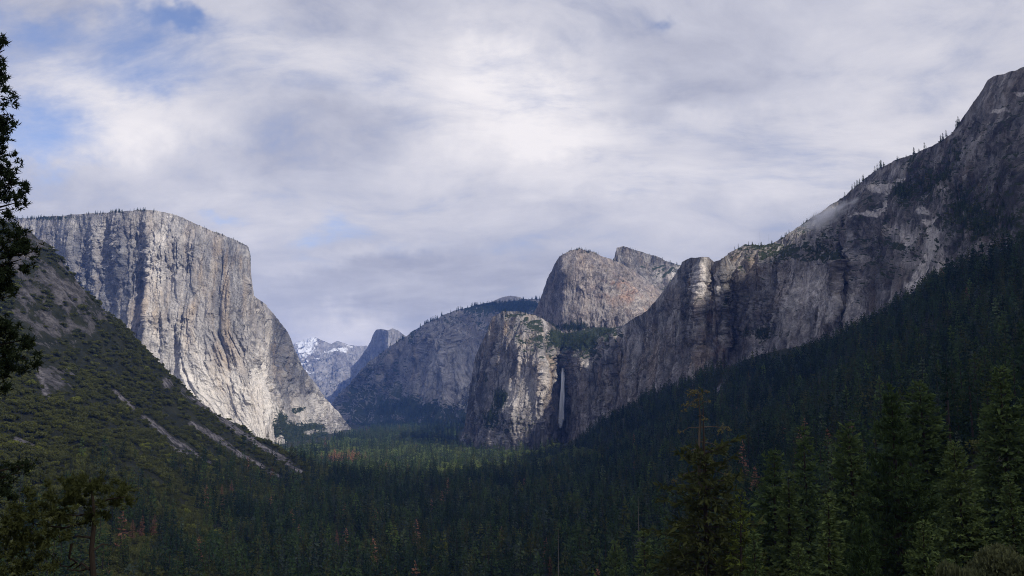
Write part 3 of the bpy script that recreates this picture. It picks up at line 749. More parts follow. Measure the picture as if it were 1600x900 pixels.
def conifer(seed, H, R, whorls, nbr, step, spk, slen, swid, base=0.12, shape=0.85, droop=0.35, irr=0.22, spread=0.45, missing=0.08, limbs=False, topstop=1.0, side=0.38):
    rng = np.random.RandomState(seed)
    C, Dr, Ln = [], [], []
    lean = rng.normal(size=2) * 0.012 * H
    wood = []
    ax = lambda t: np.array([lean[0] * t * t, lean[1] * t * t, H * t])
    bulge = rng.uniform(0.8, 1.2, 8)
    for i in range(whorls):
        t = base + (topstop - base) * ((i + rng.uniform(-.25, .25)) / whorls)
        t = min(max(t, base * .8), 0.995)
        tt = (t - base) / (1 - base)
        r = R * (max(0, 1 - tt) ** shape) * (0.55 + 0.45 * min(1, tt / 0.18 + .35)) * np.interp(tt * 7, range(8), bulge) + 0.012 * H
        a0 = rng.uniform(0, 6.28)
        for b in range(nbr):
            if rng.rand() < missing: continue
            a = a0 + 6.283 * b / nbr + rng.uniform(-.35, .35)
            L = r * max(0.35, 1 + irr * rng.normal())
            el = np.interp(tt, [0, .5, 1], [-droop, -droop * .3, 0.75]) + rng.normal() * 0.1
            hd = np.array([math.cos(a), math.sin(a), 0]); sd_ = np.array([-hd[1], hd[0], 0])
            o = ax(t)
            n = max(1, int(L / step))
            if limbs and L > 0.08 * R:
                p_ = [o, o + hd * L * .5 + np.array([0, 0, math.sin(el) * L * .5]), o + hd * L * .92 + np.array([0, 0, math.sin(el) * L + 0.05 * L])]
                wood.append(tube(p_, [0.010 * L + .02, .007 * L + .012, .004], 4))
            for s in (np.arange(n) + rng.uniform(0.2, 0.9, n)) / n:
                s = 0.12 + 0.88 * s
                z = math.sin(el) * L * s + 0.10 * L * s * s
                off = side * L * (1.05 - s) * rng.uniform(-1, 1)
                c = o + hd * (L * s) + sd_ * off + np.array([0, 0, z + rng.normal() * 0.02 * R])
                C.append(c)
                dd = hd * 0.8 + sd_ * (np.sign(off) * 0.5) + np.array([0, 0, el * 0.5])
                Dr.append(dd); Ln.append(slen * (0.65 + 0.5 * min(1, L / (0.6 * R))))
    C.append(ax(.985)); Dr.append(np.array([0, 0, 1.6])); Ln.append(slen * .9)
    C = np.array(C); Dr = np.array(Dr); Ln = np.array(Ln)
    crown = spikes(C, Dr, spk, Ln, Ln * (swid / slen), spread, rng)
    tr = tube([ax(t) for t in (0, .03, .25, .5, .75, .97)], [0.020 * H, .015 * H, .012 * H, .009 * H, .005 * H, .001 * H], 7)
    return crown, (merge([tr] + wood) if wood else tr)


def shrub(seed, R, lobes, n, slen, swid, flat=0.75, spk=2):
    rng = np.random.RandomState(seed)
    C, Dr = [], []
    for k in range(lobes):
        a, rr = rng.uniform(0, 6.28), R * 0.62 * math.sqrt(rng.rand())
        c = np.array([rr * math.cos(a), rr * math.sin(a), R * flat * rng.uniform(.45, .85)])
        lr = R * rng.uniform(.32, .55)
        d = rng.normal(size=(n, 3)); d /= np.linalg.norm(d, axis=1)[:, None]
        d[:, 2] = np.where(d[:, 2] < -.35, -d[:, 2], d[:, 2])
        C.append(c + d * lr * rng.uniform(.75, 1.08, (n, 1)) * np.array([1, 1, .8])); Dr.append(d * .7 + np.array([0, 0, .3]))
    return spikes(np.concatenate(C), np.concatenate(Dr), spk, slen, swid, 0.7, rng)


def tri_mesh(name, VF, mat): return mesh_np(name, VF[0], VF[1], mat)


# --- prototypes used by the far forest (one crown and trunk mesh each)
PROTO = bpy.data.collections.new('forest_kinds')
proto_names = []


def proto(name, crown, trunk, mcrown, mtrunk=None):
    parts = [crown, trunk] if trunk is not None else [crown]
    V, F = merge(parts)
    me = mesh_np(name, V, F, M[mcrown])
    if trunk is not None:
        me.materials.append(M[mtrunk or 'bark'])
        mi = np.zeros(len(F), np.int32); mi[len(crown[1]):] = 1
        me.polygons.foreach_set('material_index', mi)
    o = bpy.data.objects.new(name, me)
    PROTO.objects.link(o)
    proto_names.append(name)


FAR_N = 6
FARM = ['needle', 'needle_deep', 'needle_warm', 'needle_deep', 'needle', 'needle_blue']
for k in range(FAR_N):     # unit height 1 trees scaled later; built 30 m tall
    cr, tr = conifer(100 + k, 30, [4.4, 3.6, 5.0, 3.9, 4.6, 3.3][k], 13, 5, 2.2, 2, 2.6, 1.3, base=.10, shape=[.8, .9, .7, 1.0, .75, .85][k])
    proto('a_conifer_%d' % k, cr, tube([(0, 0, 0), (0, 0, 27)], [.4, .1], 4), FARM[k])
cr, tr = conifer(120, 30, 3.6, 12, 5, 2.2, 2, 2.4, 1.0, base=.15, missing=.25)
proto('b_dead_conifer', cr, tube([(0, 0, 0), (0, 0, 29)], [.4, .1], 4), 'needle_dead')
proto('c_broadleaf', shrub(130, 6.5, 7, 26, 2.0, 1.3, flat=1.2), tube([(0, 0, 0), (0, 0, 6)], [.4, .2], 4), 'scrub')
proto('e_pale_broadleaf', shrub(131, 6.5, 8, 30, 1.8, 1.2, flat=1.5), tube([(0, 0, 0), (0, 0, 6)], [.4, .2], 4), 'sunlit_leaf')
for k in range(3):
    proto('d_scrub_%d' % k, shrub(140 + k, 4.0, 7, 60, .95, .62, flat=.70), None, 'scrub')


def gn_scatter(name, P, kind, scale, rot, label, cat):
    me = mesh_np(name, P, np.zeros((0, 3), int), None, False, {'pick': kind.astype(np.int32), 'size': scale.astype(float), 'turn': rot.astype(float)})
    o = link(name, me, label=label, cat=cat, kind='stuff')
    ng = bpy.data.node_groups.new(name, 'GeometryNodeTree')
    ng.interface.new_socket('Geometry', in_out='INPUT', socket_type='NodeSocketGeometry')
    ng.interface.new_socket('Geometry', in_out='OUTPUT', socket_type='NodeSocketGeometry')
    N = ng.nodes.new; Lk = ng.links.new
    gi, go = N('NodeGroupInput'), N('NodeGroupOutput')
    ci = N('GeometryNodeCollectionInfo'); ci.inputs['Collection'].default_value = PROTO
    ci.inputs['Separate Children'].default_value = True; ci.inputs['Reset Children'].default_value = True
    ip = N('GeometryNodeInstanceOnPoints'); ip.inputs['Pick Instance'].default_value = True
    def na(nm, ty):
        a = N('GeometryNodeInputNamedAttribute'); a.data_type = ty; a.inputs[0].default_value = nm
        return next(s for s in a.outputs if s.enabled)
    cb = N('ShaderNodeCombineXYZ'); Lk(na('turn', 'FLOAT'), cb.inputs[2])
    cs = N('ShaderNodeCombineXYZ')
    sz = na('size', 'FLOAT')
    for k in range(3): Lk(sz, cs.inputs[k])
    Lk(gi.outputs[0], ip.inputs['Points']); Lk(ci.outputs[0], ip.inputs['Instance'])
    Lk(na('pick', 'INT'), ip.inputs['Instance Index']); Lk(cb.outputs[0], ip.inputs['Rotation']); Lk(cs.outputs[0], ip.inputs['Scale'])
    Lk(ip.outputs[0], go.inputs[0])
    md = o.modifiers.new('scatter', 'NODES'); md.node_group = ng
    return o


rng = np.random.RandomState(11)
pts_xyz, pts_kind, pts_scale = [], [], []


def add_pts(P, kind, scale):
    pts_xyz.append(P); pts_kind.append(kind); pts_scale.append(scale)


# valley floor and slopes
def sample_region(D0, D1, spacing, u0=-60, u1=1660):
    area = (u1 - u0) / FPX * (D1 ** 2 - D0 ** 2) / 2
    n = int(area / spacing ** 2)
    D = np.sqrt(rng.uniform(D0 ** 2, D1 ** 2, n))
    u = rng.uniform(u0, u1, n)
    return (u - 800) / FPX * D, D


X = []; Y = []
for D0, D1, sp in ((420, 1500, 9.8), (1500, 3000, 10.6), (3000, 4600, 13.5), (4600, 7500, 19)):
    x, y = sample_region(D0, D1, sp)
    X.append(x); Y.append(y)
X = np.concatenate(X); Y = np.concatenate(Y)
Z = height(X, Y)
P = np.stack([X, Y, Z], -1)
px, py = project(P + np.array([0, 0, 15]))
clump = fbm(np.stack([X / 120, Y / 120, 0 * X], -1), 3, 77)
keep = rng.rand(len(X)) < np.clip(0.80 + 1.6 * clump, 0.12, 1)
# left slope: conifers thin out upward, replaced by scrub; right slope stays wooded
leftup = (X < -120) & (Z > 22) & (Y > 560) & (Y < 2600)
pl = np.clip(1.0 - (Z - 25) / 75.0 + clump * 1.6, 0.0, 1.0)
pl = np.where((Z < 130) & (Y < 1400), np.maximum(pl, 0.22), pl)
pl = np.where(Z > 130, np.minimum(pl, 0.02 + 0.05 * (clump > .15)), pl)
sc_ = scree_of(P)
keep &= ~(leftup & (rng.rand(len(X)) > pl))
keep &= ~((sc_ > 0.35) & (rng.rand(len(X)) < 0.93))
# stay off the cliffs
base_line = np.interp(px, [716, 720, 900, 930, 1000, 1100, 1210, 1300, 1430, 1500, 1600, 1700], [705, 700, 700, 668, 628, 590, 565, 545, 468, 425, 383, 345])
keep &= ~((px > 716) & (X > -300) & (Y > 1200) & (py < base_line - 8))
keep &= ~((X < -900) & (Y > 3300))
keep &= ~((px > 420) & (px < 560) & (Y > 5600))
keep &= (px > -40) & (px < 1650) & (py < 960)
P = P[keep]; X, Y, Z = P.T; n = len(P); clump = clump[keep]
kind = rng.randint(0, FAR_N, n)
species = fbm(np.stack([X / 260, Y / 260, 0 * X], -1), 3, 78)
kind = np.where((species > .12) & (rng.rand(n) < .7), np.where(rng.rand(n) < .5, 1, 3), kind)
kind = np.where((species < -.15) & (rng.rand(n) < .6), np.where(rng.rand(n) < .5, 2, 0), kind)
kind[rng.rand(n) < 0.005] = FAR_N
broad = (clump > 0.25) & (rng.rand(n) < 0.25) | (rng.rand(n) < 0.03)
leftl = (X < -150) & (Z > 8)
broad |= (Y > 2500) & (Y < 4400) & (px[keep] > 440) & (px[keep] < 960) & (Z < 40) & (rng.rand(n) < .35)
broad |= leftl & (rng.rand(n) < 0.4)
kind[broad] = FAR_N + 1
lit = (Y > 2350) & (Y < 4500) & (px[keep] > 440) & (px[keep] < 960) & (Z < 45) & (rng.rand(n) < np.clip(.45 + 1.6 * clump, .1, .85))  # sunlit band gets the paler trees; its brightness sits in their colour
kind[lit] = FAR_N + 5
scale = np.clip(rng.normal(1.0, 0.34, n) * (1 + clump * .7), 0.35, 1.8)
scale = np.where(kind == FAR_N + 1, np.clip(scale, .6, 1.1), scale)
scale = np.where(leftl, scale * 0.8, scale)
for (dx, dy, dD) in ((530, 716, 3050), (545, 718, 3000), (560, 717, 3080), (535, 719, 2950), (552, 716, 3120)):   # brown patch far down the valley
    q = at(dx, dy, dD); sel = np.hypot(X - q[0], Y - q[1]) < 45
    kind[sel & (rng.rand(n) < .6)] = FAR_N
DEAD = ((208, 812, .9, 'rusty brown dead conifer, left of a brown pair'), (222, 806, 1.0, 'rusty brown dead conifer in the middle of the left brown clump'), (241, 804, 1.0, 'rusty brown dead conifer at the right of the left brown clump'),
        (347, 756, .8, 'faded brown dead conifer, shorter one of a pair on the valley edge'), (362, 751, 1.0, 'faded brown dead conifer, taller one of a pair on the valley edge'),
        (527, 828, .8, 'reddish dead conifer alone in the green valley forest'), (860, 868, .8, 'reddish dead conifer beside the bare pale trunk'))
DEADPOS = {}
for dx, dy, sc, _l in DEAD:
    Dt = np.linspace(450, 2000, 160)
    tp = at(np.full(160, float(dx)), np.full(160, float(dy)), Dt)
    gg = height(tp[:, 0], tp[:, 1])
    k = int(np.argmin(np.abs(tp[:, 2] - gg - 27 * sc)))
    DEADPOS[(dx, dy)] = (tp[k], gg[k] - .6)
    wpx = 4.5 * FPX / Dt[k]
    tx, ty = project(P + np.array([0, 0, 1]) * (scale * 29)[:, None])
    hide = (np.abs(tx - dx) < wpx + 4.0 * scale * FPX / Y * .8) & (Y < Dt[k] + 6) & (Y > Dt[k] - 420) & (ty < dy + 17 * FPX / Dt[k])
    P, kind, scale = P[~hide], kind[~hide], scale[~hide]
    X, Y, Z = P.T
n = len(P)
MAIN = dict(P=P, kind=kind, scale=scale)

# the trees that show largest become things of their own (taken out of the far forest)
ppx, ppy = project(P + np.array([0, 0, 1]) * (scale * 28)[:, None])
inside = (ppx > 5) & (ppx < 1595) & (ppy < 880) & (ppy > 0)
size_px = scale * 30 / Y
order = np.argsort(-(size_px * inside))
N_NEAR = 262
near_idx = order[:N_NEAR]
far_mask = np.ones(n, bool); far_mask[near_idx] = False
add_pts(P[far_mask], kind[far_mask], scale[far_mask])


# trees along rims and on vegetated ledges
def rim_trees(fm, x0, x1, count, smin, smax, depth=6, drop=1.0, kinds=FAR_N):
    f = FM[fm]
    ok = np.where((f['px'] > x0) & (f['px'] < x1))[0]
    dn = np.clip(.35 + 1.6 * fbm(np.stack([f['px'] / 16.0, 0 * f['px'], 0 * f['px']], -1), 3, 33), 0, 1)[ok]
    ok = ok[rng.rand(len(ok)) < dn]
    c = ok[rng.randint(0, len(ok), count)]
    A = np.concatenate([f['P'][-4:], f['back'][:depth]])
    q = A[rng.randint(0, len(A), count), c] - np.array([0, 0, drop])
    add_pts(q, np.where(rng.rand(count) < .3, FAR_N + 1, rng.randint(0, kinds, count)), smin + (smax * 1.15 - smin) * rng.rand(count) ** 2)


def ledge_trees(fm, thr, count, smin, smax, broadleaf=0.3):
    f = FM[fm]
    w = np.clip(f['veg'].ravel() - thr, 0, 1)
    w = w / w.sum()
    c = rng.choice(w.size, count, p=w)
    q = f['P'].reshape(-1, 3)[c] - np.array([0, 0, 1.5])
    k = rng.randint(0, FAR_N, count); k[rng.rand(count) < broadleaf] = FAR_N + 1
    add_pts(q, k, rng.uniform(smin, smax, count))


rim_trees('elcap', 0, 250, 900, .25, .55)
rim_trees('elcap', 250, 392, 420, .16, .34)
rim_trees('ridge', 600, 860, 700, .6, 1.1)
rim_trees('cath', 1130, 1280, 160, .25, .5)
rim_trees('cath', 1300, 1500, 260, .25, .75, 8)
rim_trees('cath', 770, 870, 160, .25, .5)
rim_trees('mid', 870, 970, 160, .25, .5)
rim_trees('spire', 965, 1070, 160, .25, .5)
ledge_trees('elcap', .35, 1700, .35, .75)
ledge_trees('cath', .4, 2600, .3, .7)
ledge_trees('mid', .4, 300, .4, .7)
ledge_trees('ridge', .6, 4200, .6, 1.1, 0.1)
AP = np.concatenate(pts_xyz); AK = np.concatenate(pts_kind); AS = np.concatenate(pts_scale)
gn_scatter('forest', AP - np.array([0, 0, .6]), AK, AS, rng.uniform(0, 6.28, len(AP)), 'far dense conifer forest filling the valley and clothing slopes and rims', 'forest')
print('forest', len(AP))

# scrub on the left slope and the near hillside
x, y = sample_region(560, 2560, 6.0, -120, 520)
z = height(x, y)
Q = np.stack([x, y, z], -1)
sq = scree_of(Q)
cl = fbm(np.stack([x / 45, y / 45, 0 * x], -1), 3, 91)
ok = (x < -90) & (z > 14) & (rng.rand(len(x)) < np.clip(0.58 + 1.7 * cl - 1.25 * sq, 0.03, 1))
Q, sq = Q[ok], sq[ok]
sz = np.clip(rng.normal(1.45, .5, len(Q)) * (1 - .35 * np.clip(sq, 0, 1)), .4, 2.6)
# low brush on the hillside the camera stands on, all of it below the picture's edge
xb, yb = rng.uniform(-230, 260, 5200), rng.uniform(-160, 400, 5200)
zb = height(xb, yb)
B = np.stack([xb, yb, zb], -1)
bx, by = project(B + np.array([0, 0, 5.5]))
okb = (np.hypot(xb, yb) > 9) & ((yb < 8) | (by > 930) | (bx < -60) | (bx > 1660))
Q = np.concatenate([Q, B[okb]]); sz = np.concatenate([sz, rng.uniform(.25, .7, okb.sum())])
gn_scatter('scrub', Q - np.array([0, 0, .5]), FAR_N + 2 + rng.randint(0, 3, len(Q)), sz, rng.uniform(0, 6.28, len(Q)), 'olive green oak scrub covering the left slope between scree chutes', 'scrub')
print('scrub', len(Q))


# --- individual trees
def tree_thing(name, loc, rz, s, crown_me, trunk_me, label, group=None, cat='tree'):
    t = link(name, None, None, label, cat, group, None, loc)
    t.rotation_euler = (0, 0, rz); t.scale = (s, s, s)
    if crown_me: link('crown', crown_me, t)
    if trunk_me: link('trunk', trunk_me, t)
    return t


NEAR = []
for k in range(6):
    cr, tr = conifer(200 + k, 30, [4.3, 3.4, 4.9, 3.8, 4.5, 3.2][k], 20, 6, 1.3, 3, 1.6, .62, base=.08, shape=[.8, .9, .7, 1.0, .75, .85][k], missing=.12)
    NEAR.append((tri_mesh('crown', cr, M[FARM[k]]), tri_mesh('trunk', tr, M['bark'])))
cr, tr = conifer(220, 30, 3.6, 22, 7, .9, 4, 1.3, .42, base=.06, missing=.12)
NEAR.append((tri_mesh('crown', cr, M['needle_dead']), tri_mesh('trunk', tr, M['bark'])))
cr = shrub(230, 6.5, 9, 60, 1.2, .7, flat=1.25)
NEAR.append((tri_mesh('crown', cr, M['scrub']), tri_mesh('trunk', tube([(0, 0, 0), (.2, 0, 3), (0, .3, 7)], [.4, .3, .12], 6), M['bark'])))
for i in near_idx:
    p, k, s = MAIN['P'][i], MAIN['kind'][i], MAIN['scale'][i]
    region = 'below the left scrubby slope' if p[0] < -230 else ('on the dark right hand slope' if p[0] > 170 else 'on the shaded valley floor')
    what = ['dark green conifer', 'slender green conifer', 'olive tinged conifer', 'pointed green conifer', 'broad green conifer', 'narrow dark conifer', 'dead brown conifer', 'rounded olive broadleaf tree'][k]
    nm = 'conifer_tree' if k < 6 else ('dead_tree' if k == 6 else 'broadleaf_tree')
    tree_thing(nm, p - np.array([0, 0, .6]), rng.uniform(0, 6.28), s, *NEAR[k], '%s in the near forest %s' % (what, region), '%ss %s' % (what, region))


def hgt(x, y): return float(height(np.array([x], float), np.array([y], float))[0])


# --- the big trees of the near hillside on the right
def bottlebrush(seed, H, R, whorls=26, nbr=6):
    """long needled pine: upturned tufted branch ends"""
    rng = np.random.RandomState(seed)
    C, Dr, wood = [], [], []
    for i in range(whorls):
        t = 0.06 + 0.92 * (i + rng.uniform(-.3, .3)) / whorls
        r = R * (np.interp(t, [0, .25, .6, .85, 1], [.85, 1, .62, .26, .07])) * rng.uniform(.8, 1.15)
        a0 = rng.uniform(0, 6.28)
        for b in range(nbr):
            if rng.rand() < .12: continue
            a = a0 + 6.283 * b / nbr + rng.uniform(-.3, .3)
            L = r * rng.uniform(.65, 1.15)
            hd = np.array([math.cos(a), math.sin(a), 0]); sd_ = np.array([-hd[1], hd[0], 0])
            o = np.array([0, 0, H * t])
            up = L * (.10 + .25 * t)
            wood.append(tube([o, o + hd * L * .6 + [0, 0, up * .2], o + hd * L + [0, 0, up]], [.012 * L + .03, .008 * L + .02, .01], 4))
            n = max(4, int(L / .24))
            for s_ in rng.uniform(.15, 1.03, n):
                off = .42 * L * (1.1 - s_) * rng.uniform(-1, 1)
                C.append(o + hd * L * s_ + sd_ * off + [0, 0, up * s_ ** 2 + rng.normal() * .25])
                Dr.append(hd * .5 + sd_ * .3 * np.sign(off) + np.array([0, 0, .65]))
    for k in range(10):
        C.append(np.array([rng.normal() * .25, rng.normal() * .25, H * rng.uniform(.94, 1.0)])); Dr.append(np.array([0, 0, 1.]))
    crown = spikes(np.array(C), np.array(Dr), 8, 1.0, .22, .6, rng)
    return crown, merge([tube([(0, 0, 0), (0, 0, H * .3), (.1, 0, H * .7), (0, 0, H * .97)], [.019 * H, .014 * H, .007 * H, .02], 8)] + wood)


HERO = {}


def hero(kind, variant):
    k = (kind, variant)
    if k not in HERO:
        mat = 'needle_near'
        if kind == 'pine':
            VF = bottlebrush(300 + variant, 40, 8.6, 30, 7); mat = 'needle'
        elif kind == 'fir':
            VF = conifer(310 + variant, 40, 7.2, 38, 9, .55, 4, 1.25, .46, base=.04, shape=.78, limbs=True, missing=.06, irr=.16)
        elif kind == 'narrow':
            VF = conifer(320 + variant, 40, 5.0, 40, 8, .55, 4, 1.2, .46, base=.04, shape=.9, limbs=True, missing=.06, irr=.14)
        elif kind == 'olive':
            VF = conifer(330 + variant, 40, 8.4, 30, 8, .65, 4, 1.2, .34, base=.04, shape=.62, limbs=True, missing=.16, irr=.3, topstop=.80); mat = 'needle_warm'
        elif kind == 'yellow':
            VF = conifer(340 + variant, 40, 5.5, 28, 7, .65, 4, 1.2, .42, base=.04, shape=.7, limbs=True, missing=.14, irr=.3); mat = 'needle_yellow'
        HERO[k] = (tri_mesh('crown', VF[0], M[mat]), tri_mesh('trunk', VF[1], M['bark']), 40.0)
    return HERO[k]


def hero_at(kind, variant, px, pytop, D, label, wide=1.0, name='conifer_tree'):
    top = at(px, pytop, D)
    g = hgt(top[0], top[1]) - .8
    cm, tm, H0 = hero(kind, variant)
    s = (top[2] - g) / H0
    t = tree_thing(name, (top[0], top[1], g), (px * 7.1) % 6.28, s, cm, tm, label, None, 'tree')
    t.scale = (s * wide, s * wide, s)
    return t, top, g


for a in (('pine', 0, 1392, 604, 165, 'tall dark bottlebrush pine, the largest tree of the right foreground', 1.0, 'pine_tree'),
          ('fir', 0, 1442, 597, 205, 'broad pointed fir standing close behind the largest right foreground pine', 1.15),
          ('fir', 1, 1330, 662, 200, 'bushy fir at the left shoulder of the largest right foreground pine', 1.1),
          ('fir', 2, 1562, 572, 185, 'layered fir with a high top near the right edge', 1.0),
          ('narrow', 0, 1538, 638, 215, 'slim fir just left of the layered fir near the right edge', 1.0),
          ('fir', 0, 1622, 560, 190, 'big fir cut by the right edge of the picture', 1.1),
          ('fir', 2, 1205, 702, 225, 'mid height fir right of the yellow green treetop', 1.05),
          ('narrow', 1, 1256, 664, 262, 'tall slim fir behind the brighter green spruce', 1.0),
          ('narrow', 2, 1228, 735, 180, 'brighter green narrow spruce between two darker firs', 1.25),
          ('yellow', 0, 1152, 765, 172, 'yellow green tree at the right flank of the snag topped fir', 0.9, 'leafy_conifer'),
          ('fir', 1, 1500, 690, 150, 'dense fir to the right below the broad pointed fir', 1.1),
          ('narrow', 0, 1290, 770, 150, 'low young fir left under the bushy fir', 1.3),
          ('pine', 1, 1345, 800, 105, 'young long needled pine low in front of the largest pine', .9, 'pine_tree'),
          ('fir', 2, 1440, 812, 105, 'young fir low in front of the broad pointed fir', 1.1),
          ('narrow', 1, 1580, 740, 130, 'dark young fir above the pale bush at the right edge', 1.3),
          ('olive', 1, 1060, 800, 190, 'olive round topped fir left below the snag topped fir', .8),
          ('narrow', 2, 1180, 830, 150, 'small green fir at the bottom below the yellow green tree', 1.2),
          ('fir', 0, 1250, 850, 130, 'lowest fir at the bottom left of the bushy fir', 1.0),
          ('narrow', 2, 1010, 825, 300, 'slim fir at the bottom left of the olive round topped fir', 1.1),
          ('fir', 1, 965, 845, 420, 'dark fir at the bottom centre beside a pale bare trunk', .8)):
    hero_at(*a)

# snag topped fir: living lower crown, bare crooked top with tufted tips
t, top, g = hero_at('olive', 0, 1097, 608, 178, 'old olive fir with a bare crooked top and tufted tips', .92, 'snag_topped_fir')
H = top[2] - g
rngs = np.random.RandomState(5)
pcs, tips = [], []
sD = 178
mpx = sD / FPX
for (y0, dx, y1) in ((623, -22, 641), (618, 14, 612), (635, 16, 628), (668, 48, 672), (668, -30, 676), (690, 40, 704), (712, 34, 728), (700, -24, 716), (735, 44, 742), (735, -40, 752), (650, 10, 655)):
    a0, a1 = at(1092, y0, sD), at(1092 + dx, y1, sD + rngs.uniform(-3, 3))
    m_ = (a0 + a1) / 2 + [0, 0, .5]
    pcs.append(tube([a0, m_, a1], [.14, .09, .04], 5)); tips.append(a1)
pcs.append(tube([at(1094, 790, sD), at(1092, 700, sD), at(1094, 650, sD), at(1090, 610, sD)], [.42, .27, .17, .07], 7))
V, F = merge(pcs)
ro = np.array(t.location)
def to_local(V, t):
    c, s_ = math.cos(t.rotation_euler[2]), math.sin(t.rotation_euler[2])
    q = np.asarray(V) - np.array(t.location)
    q = np.stack([q[:, 0] * c + q[:, 1] * s_, -q[:, 0] * s_ + q[:, 1] * c, q[:, 2]], -1)
    return q / np.array(t.scale)
link('bare_top', tri_mesh('bare_top', (to_local(V, t), F), M['oldwood']), t, label='bare weathered top with crooked limbs')
C, Dr = [], []
for tp, w_ in [(at(1086, 612, sD), 9), (at(1078, 616, sD), 8), (at(1096, 616, sD), 6), (at(1072, 632, sD), 6), (at(1086, 634, sD), 7), (at(1092, 625, sD), 6), (at(1132, 668, sD), 7), (at(1126, 674, sD), 6)] + [(q, 4) for q in tips]:
    for k in range(int(w_ * 2.2)):
        C.append(tp + rngs.normal(size=3) * np.array([w_ * .055, .6, w_ * .035])); Dr.append(np.array([rngs.normal(), rngs.normal(), .3]))
V, F = spikes(np.array(C), np.array(Dr), 5, .6, .16, .6, rngs)
link('tip_foliage', tri_mesh('tip_foliage', (to_local(V, t), F), M['needle_tip']), t, label='yellowing tufts on the bare top')


# --- dead trees
def snag(name, px, pytop, D, label, dead=False, R=.45):
    top = at(px, pytop, D)
    g = hgt(top[0], top[1]) - .6
    H = top[2] - g
    r = np.random.RandomState(int(px))
    pcs = [tube([(0, 0, 0), (.2, 0, H * .5), (0, .1, H * .8), (.15, 0, H)], [R, R * .75, R * .5, .06], 6)]
    for k in range(16):
        z = H * r.uniform(.45, .97); a = r.uniform(0, 6.28); L = r.uniform(1, 3.6) * (1.15 - z / H) * 2
        e = np.array([math.cos(a) * L, math.sin(a) * L, z + r.uniform(-.3, .5) * L])
        pcs.append(tube([(0, 0, z), (e[0] * .5, e[1] * .5, z + .1 * L), e], [.13, .09, .03], 4))
    t = link(name, None, None, label, 'dead tree', None, None, (top[0], top[1], g))
    link('trunk', tri_mesh('trunk', merge(pcs), M['snag']), t)
    return t


snag('dead_tree', 872, 825, 520, 'bare pale grey trunk standing at the bottom centre')
snag('dead_tree', 997, 775, 640, 'grey bare topped dead tree right of the bottom centre')
snag('dead_tree', 1187, 362, 2760, 'tiny bare trunk on the skyline above the brown wall', R=.9)
snag('dead_tree', 1201, 366, 2760, 'tiny thicker bare trunk on the skyline, right of the thin one', R=1.4)
for px, py, sc, lab in DEAD:
    top, g = DEADPOS[(px, py)]
    s_ = max(.6, (top[2] - g) / 30)
    t = tree_thing('dead_conifer', (top[0], top[1], g), px, s_, *NEAR[6], lab, 'brown dead conifers', 'dead tree')
    t.scale = (s_ * 1.15, s_ * 1.15, s_)


# --- near pine at the left edge, its trunk just outside the picture
def tufts(ellipses, D, per, rng, spread_y, n=8, ln=.22, wd=.035):
    C, Dr = [], []
    for (x, y, rx, ry, dens) in ellipses:
        k = int(rx * ry * per * dens)
        # twig clusters inside the bough
        m_ = max(3, k // 7)
        a = rng.uniform(0, 6.28, m_); r = np.sqrt(rng.rand(m_))
        cx, cy = x + rx * r * np.cos(a), y + ry * r * np.sin(a)
        j = rng.randint(0, m_, k)
        qx, qy = cx[j] + rng.normal(size=k) * 3.2, cy[j] + rng.normal(size=k) * 2.6
        dj = D + rng.normal(size=m_)[j] * spread_y + rng.normal(size=k) * .12
        C.append(at(qx, qy, dj))
        Dr.append(np.stack([rng.normal(size=k) * .7 + .25, rng.normal(size=k) * .7, rng.normal(size=k) * .5 + .35], -1))
    return spikes(np.concatenate(C), np.concatenate(Dr), n, ln, wd, .7, rng)


rngp = np.random.RandomState(21)
LD = 30.0
tb = at(-95, 640, LD)
gz = hgt(tb[0], tb[1]) - .4
t = link('pine_tree', None, None, 'near black pine leaning in from the left edge with ragged boughs', 'tree', None, None, (tb[0], tb[1], gz))
base = np.array([tb[0], tb[1], gz])
ell = [(2, 78, 13, 26, 1.0), (-6, 130, 16, 30, 1.2), (8, 178, 18, 42, 1.2), (2, 215, 18, 24, 1), (10, 265, 24, 26, 1.1), (22, 285, 26, 26, 1.1), (26, 315, 14, 18, .8), (6, 325, 22, 24, 1.0), (20, 372, 28, 22, 1.0), (48, 392, 26, 18, 1.0), (20, 405, 34, 26, 1.1),
       (-5, 440, 24, 30, 1.2), (12, 462, 16, 18, .9), (5, 520, 22, 26, 1.1), (36, 530, 22, 22, 1.0), (28, 560, 34, 24, 1.1), (4, 590, 18, 20, 1.0), (-30, 100, 30, 60, 1), (-35, 230, 40, 80, 1), (-40, 380, 50, 80, 1), (-40, 540, 50, 80, 1),
       (20, 738, 30, 14, .8), (-10, 760, 40, 30, 1.0), (46, 724, 10, 8, .8)]
ell = ell + [(-200 - x + rngp.normal() * 12, y + rngp.normal() * 14, rx * 1.1, ry, dn) for (x, y, rx, ry, dn) in ell]
V, F = tufts(ell, LD, .20, rngp, .5)
link('crown', tri_mesh('crown', (V - base, F), M['needle_dark']), t)
tk = tube([(0, 0, 0), (.05, 0, 12), (.0, .1, 24), (.1, 0, at(0, 10, LD)[2] - gz)], [.42, .34, .22, .04], 9)
link('trunk', tri_mesh('trunk', tk, M['bark']), t)
bw = []
for (x, y, rx, ry, dn) in ell:
    if -150 < x < -20: continue
    e = at(x + rx * (.4 if x > -95 else -.4), y, LD) - base
    s0 = np.array([0, 0, e[2] - .25 * abs(e[0]) - .2])
    bw.append(tube([s0, (s0 + e) / 2 + [0, rngp.normal() * .2, .12], e], [.07, .045, .012], 5))
link('branches', tri_mesh('branches', merge(bw), M['bark']), t)

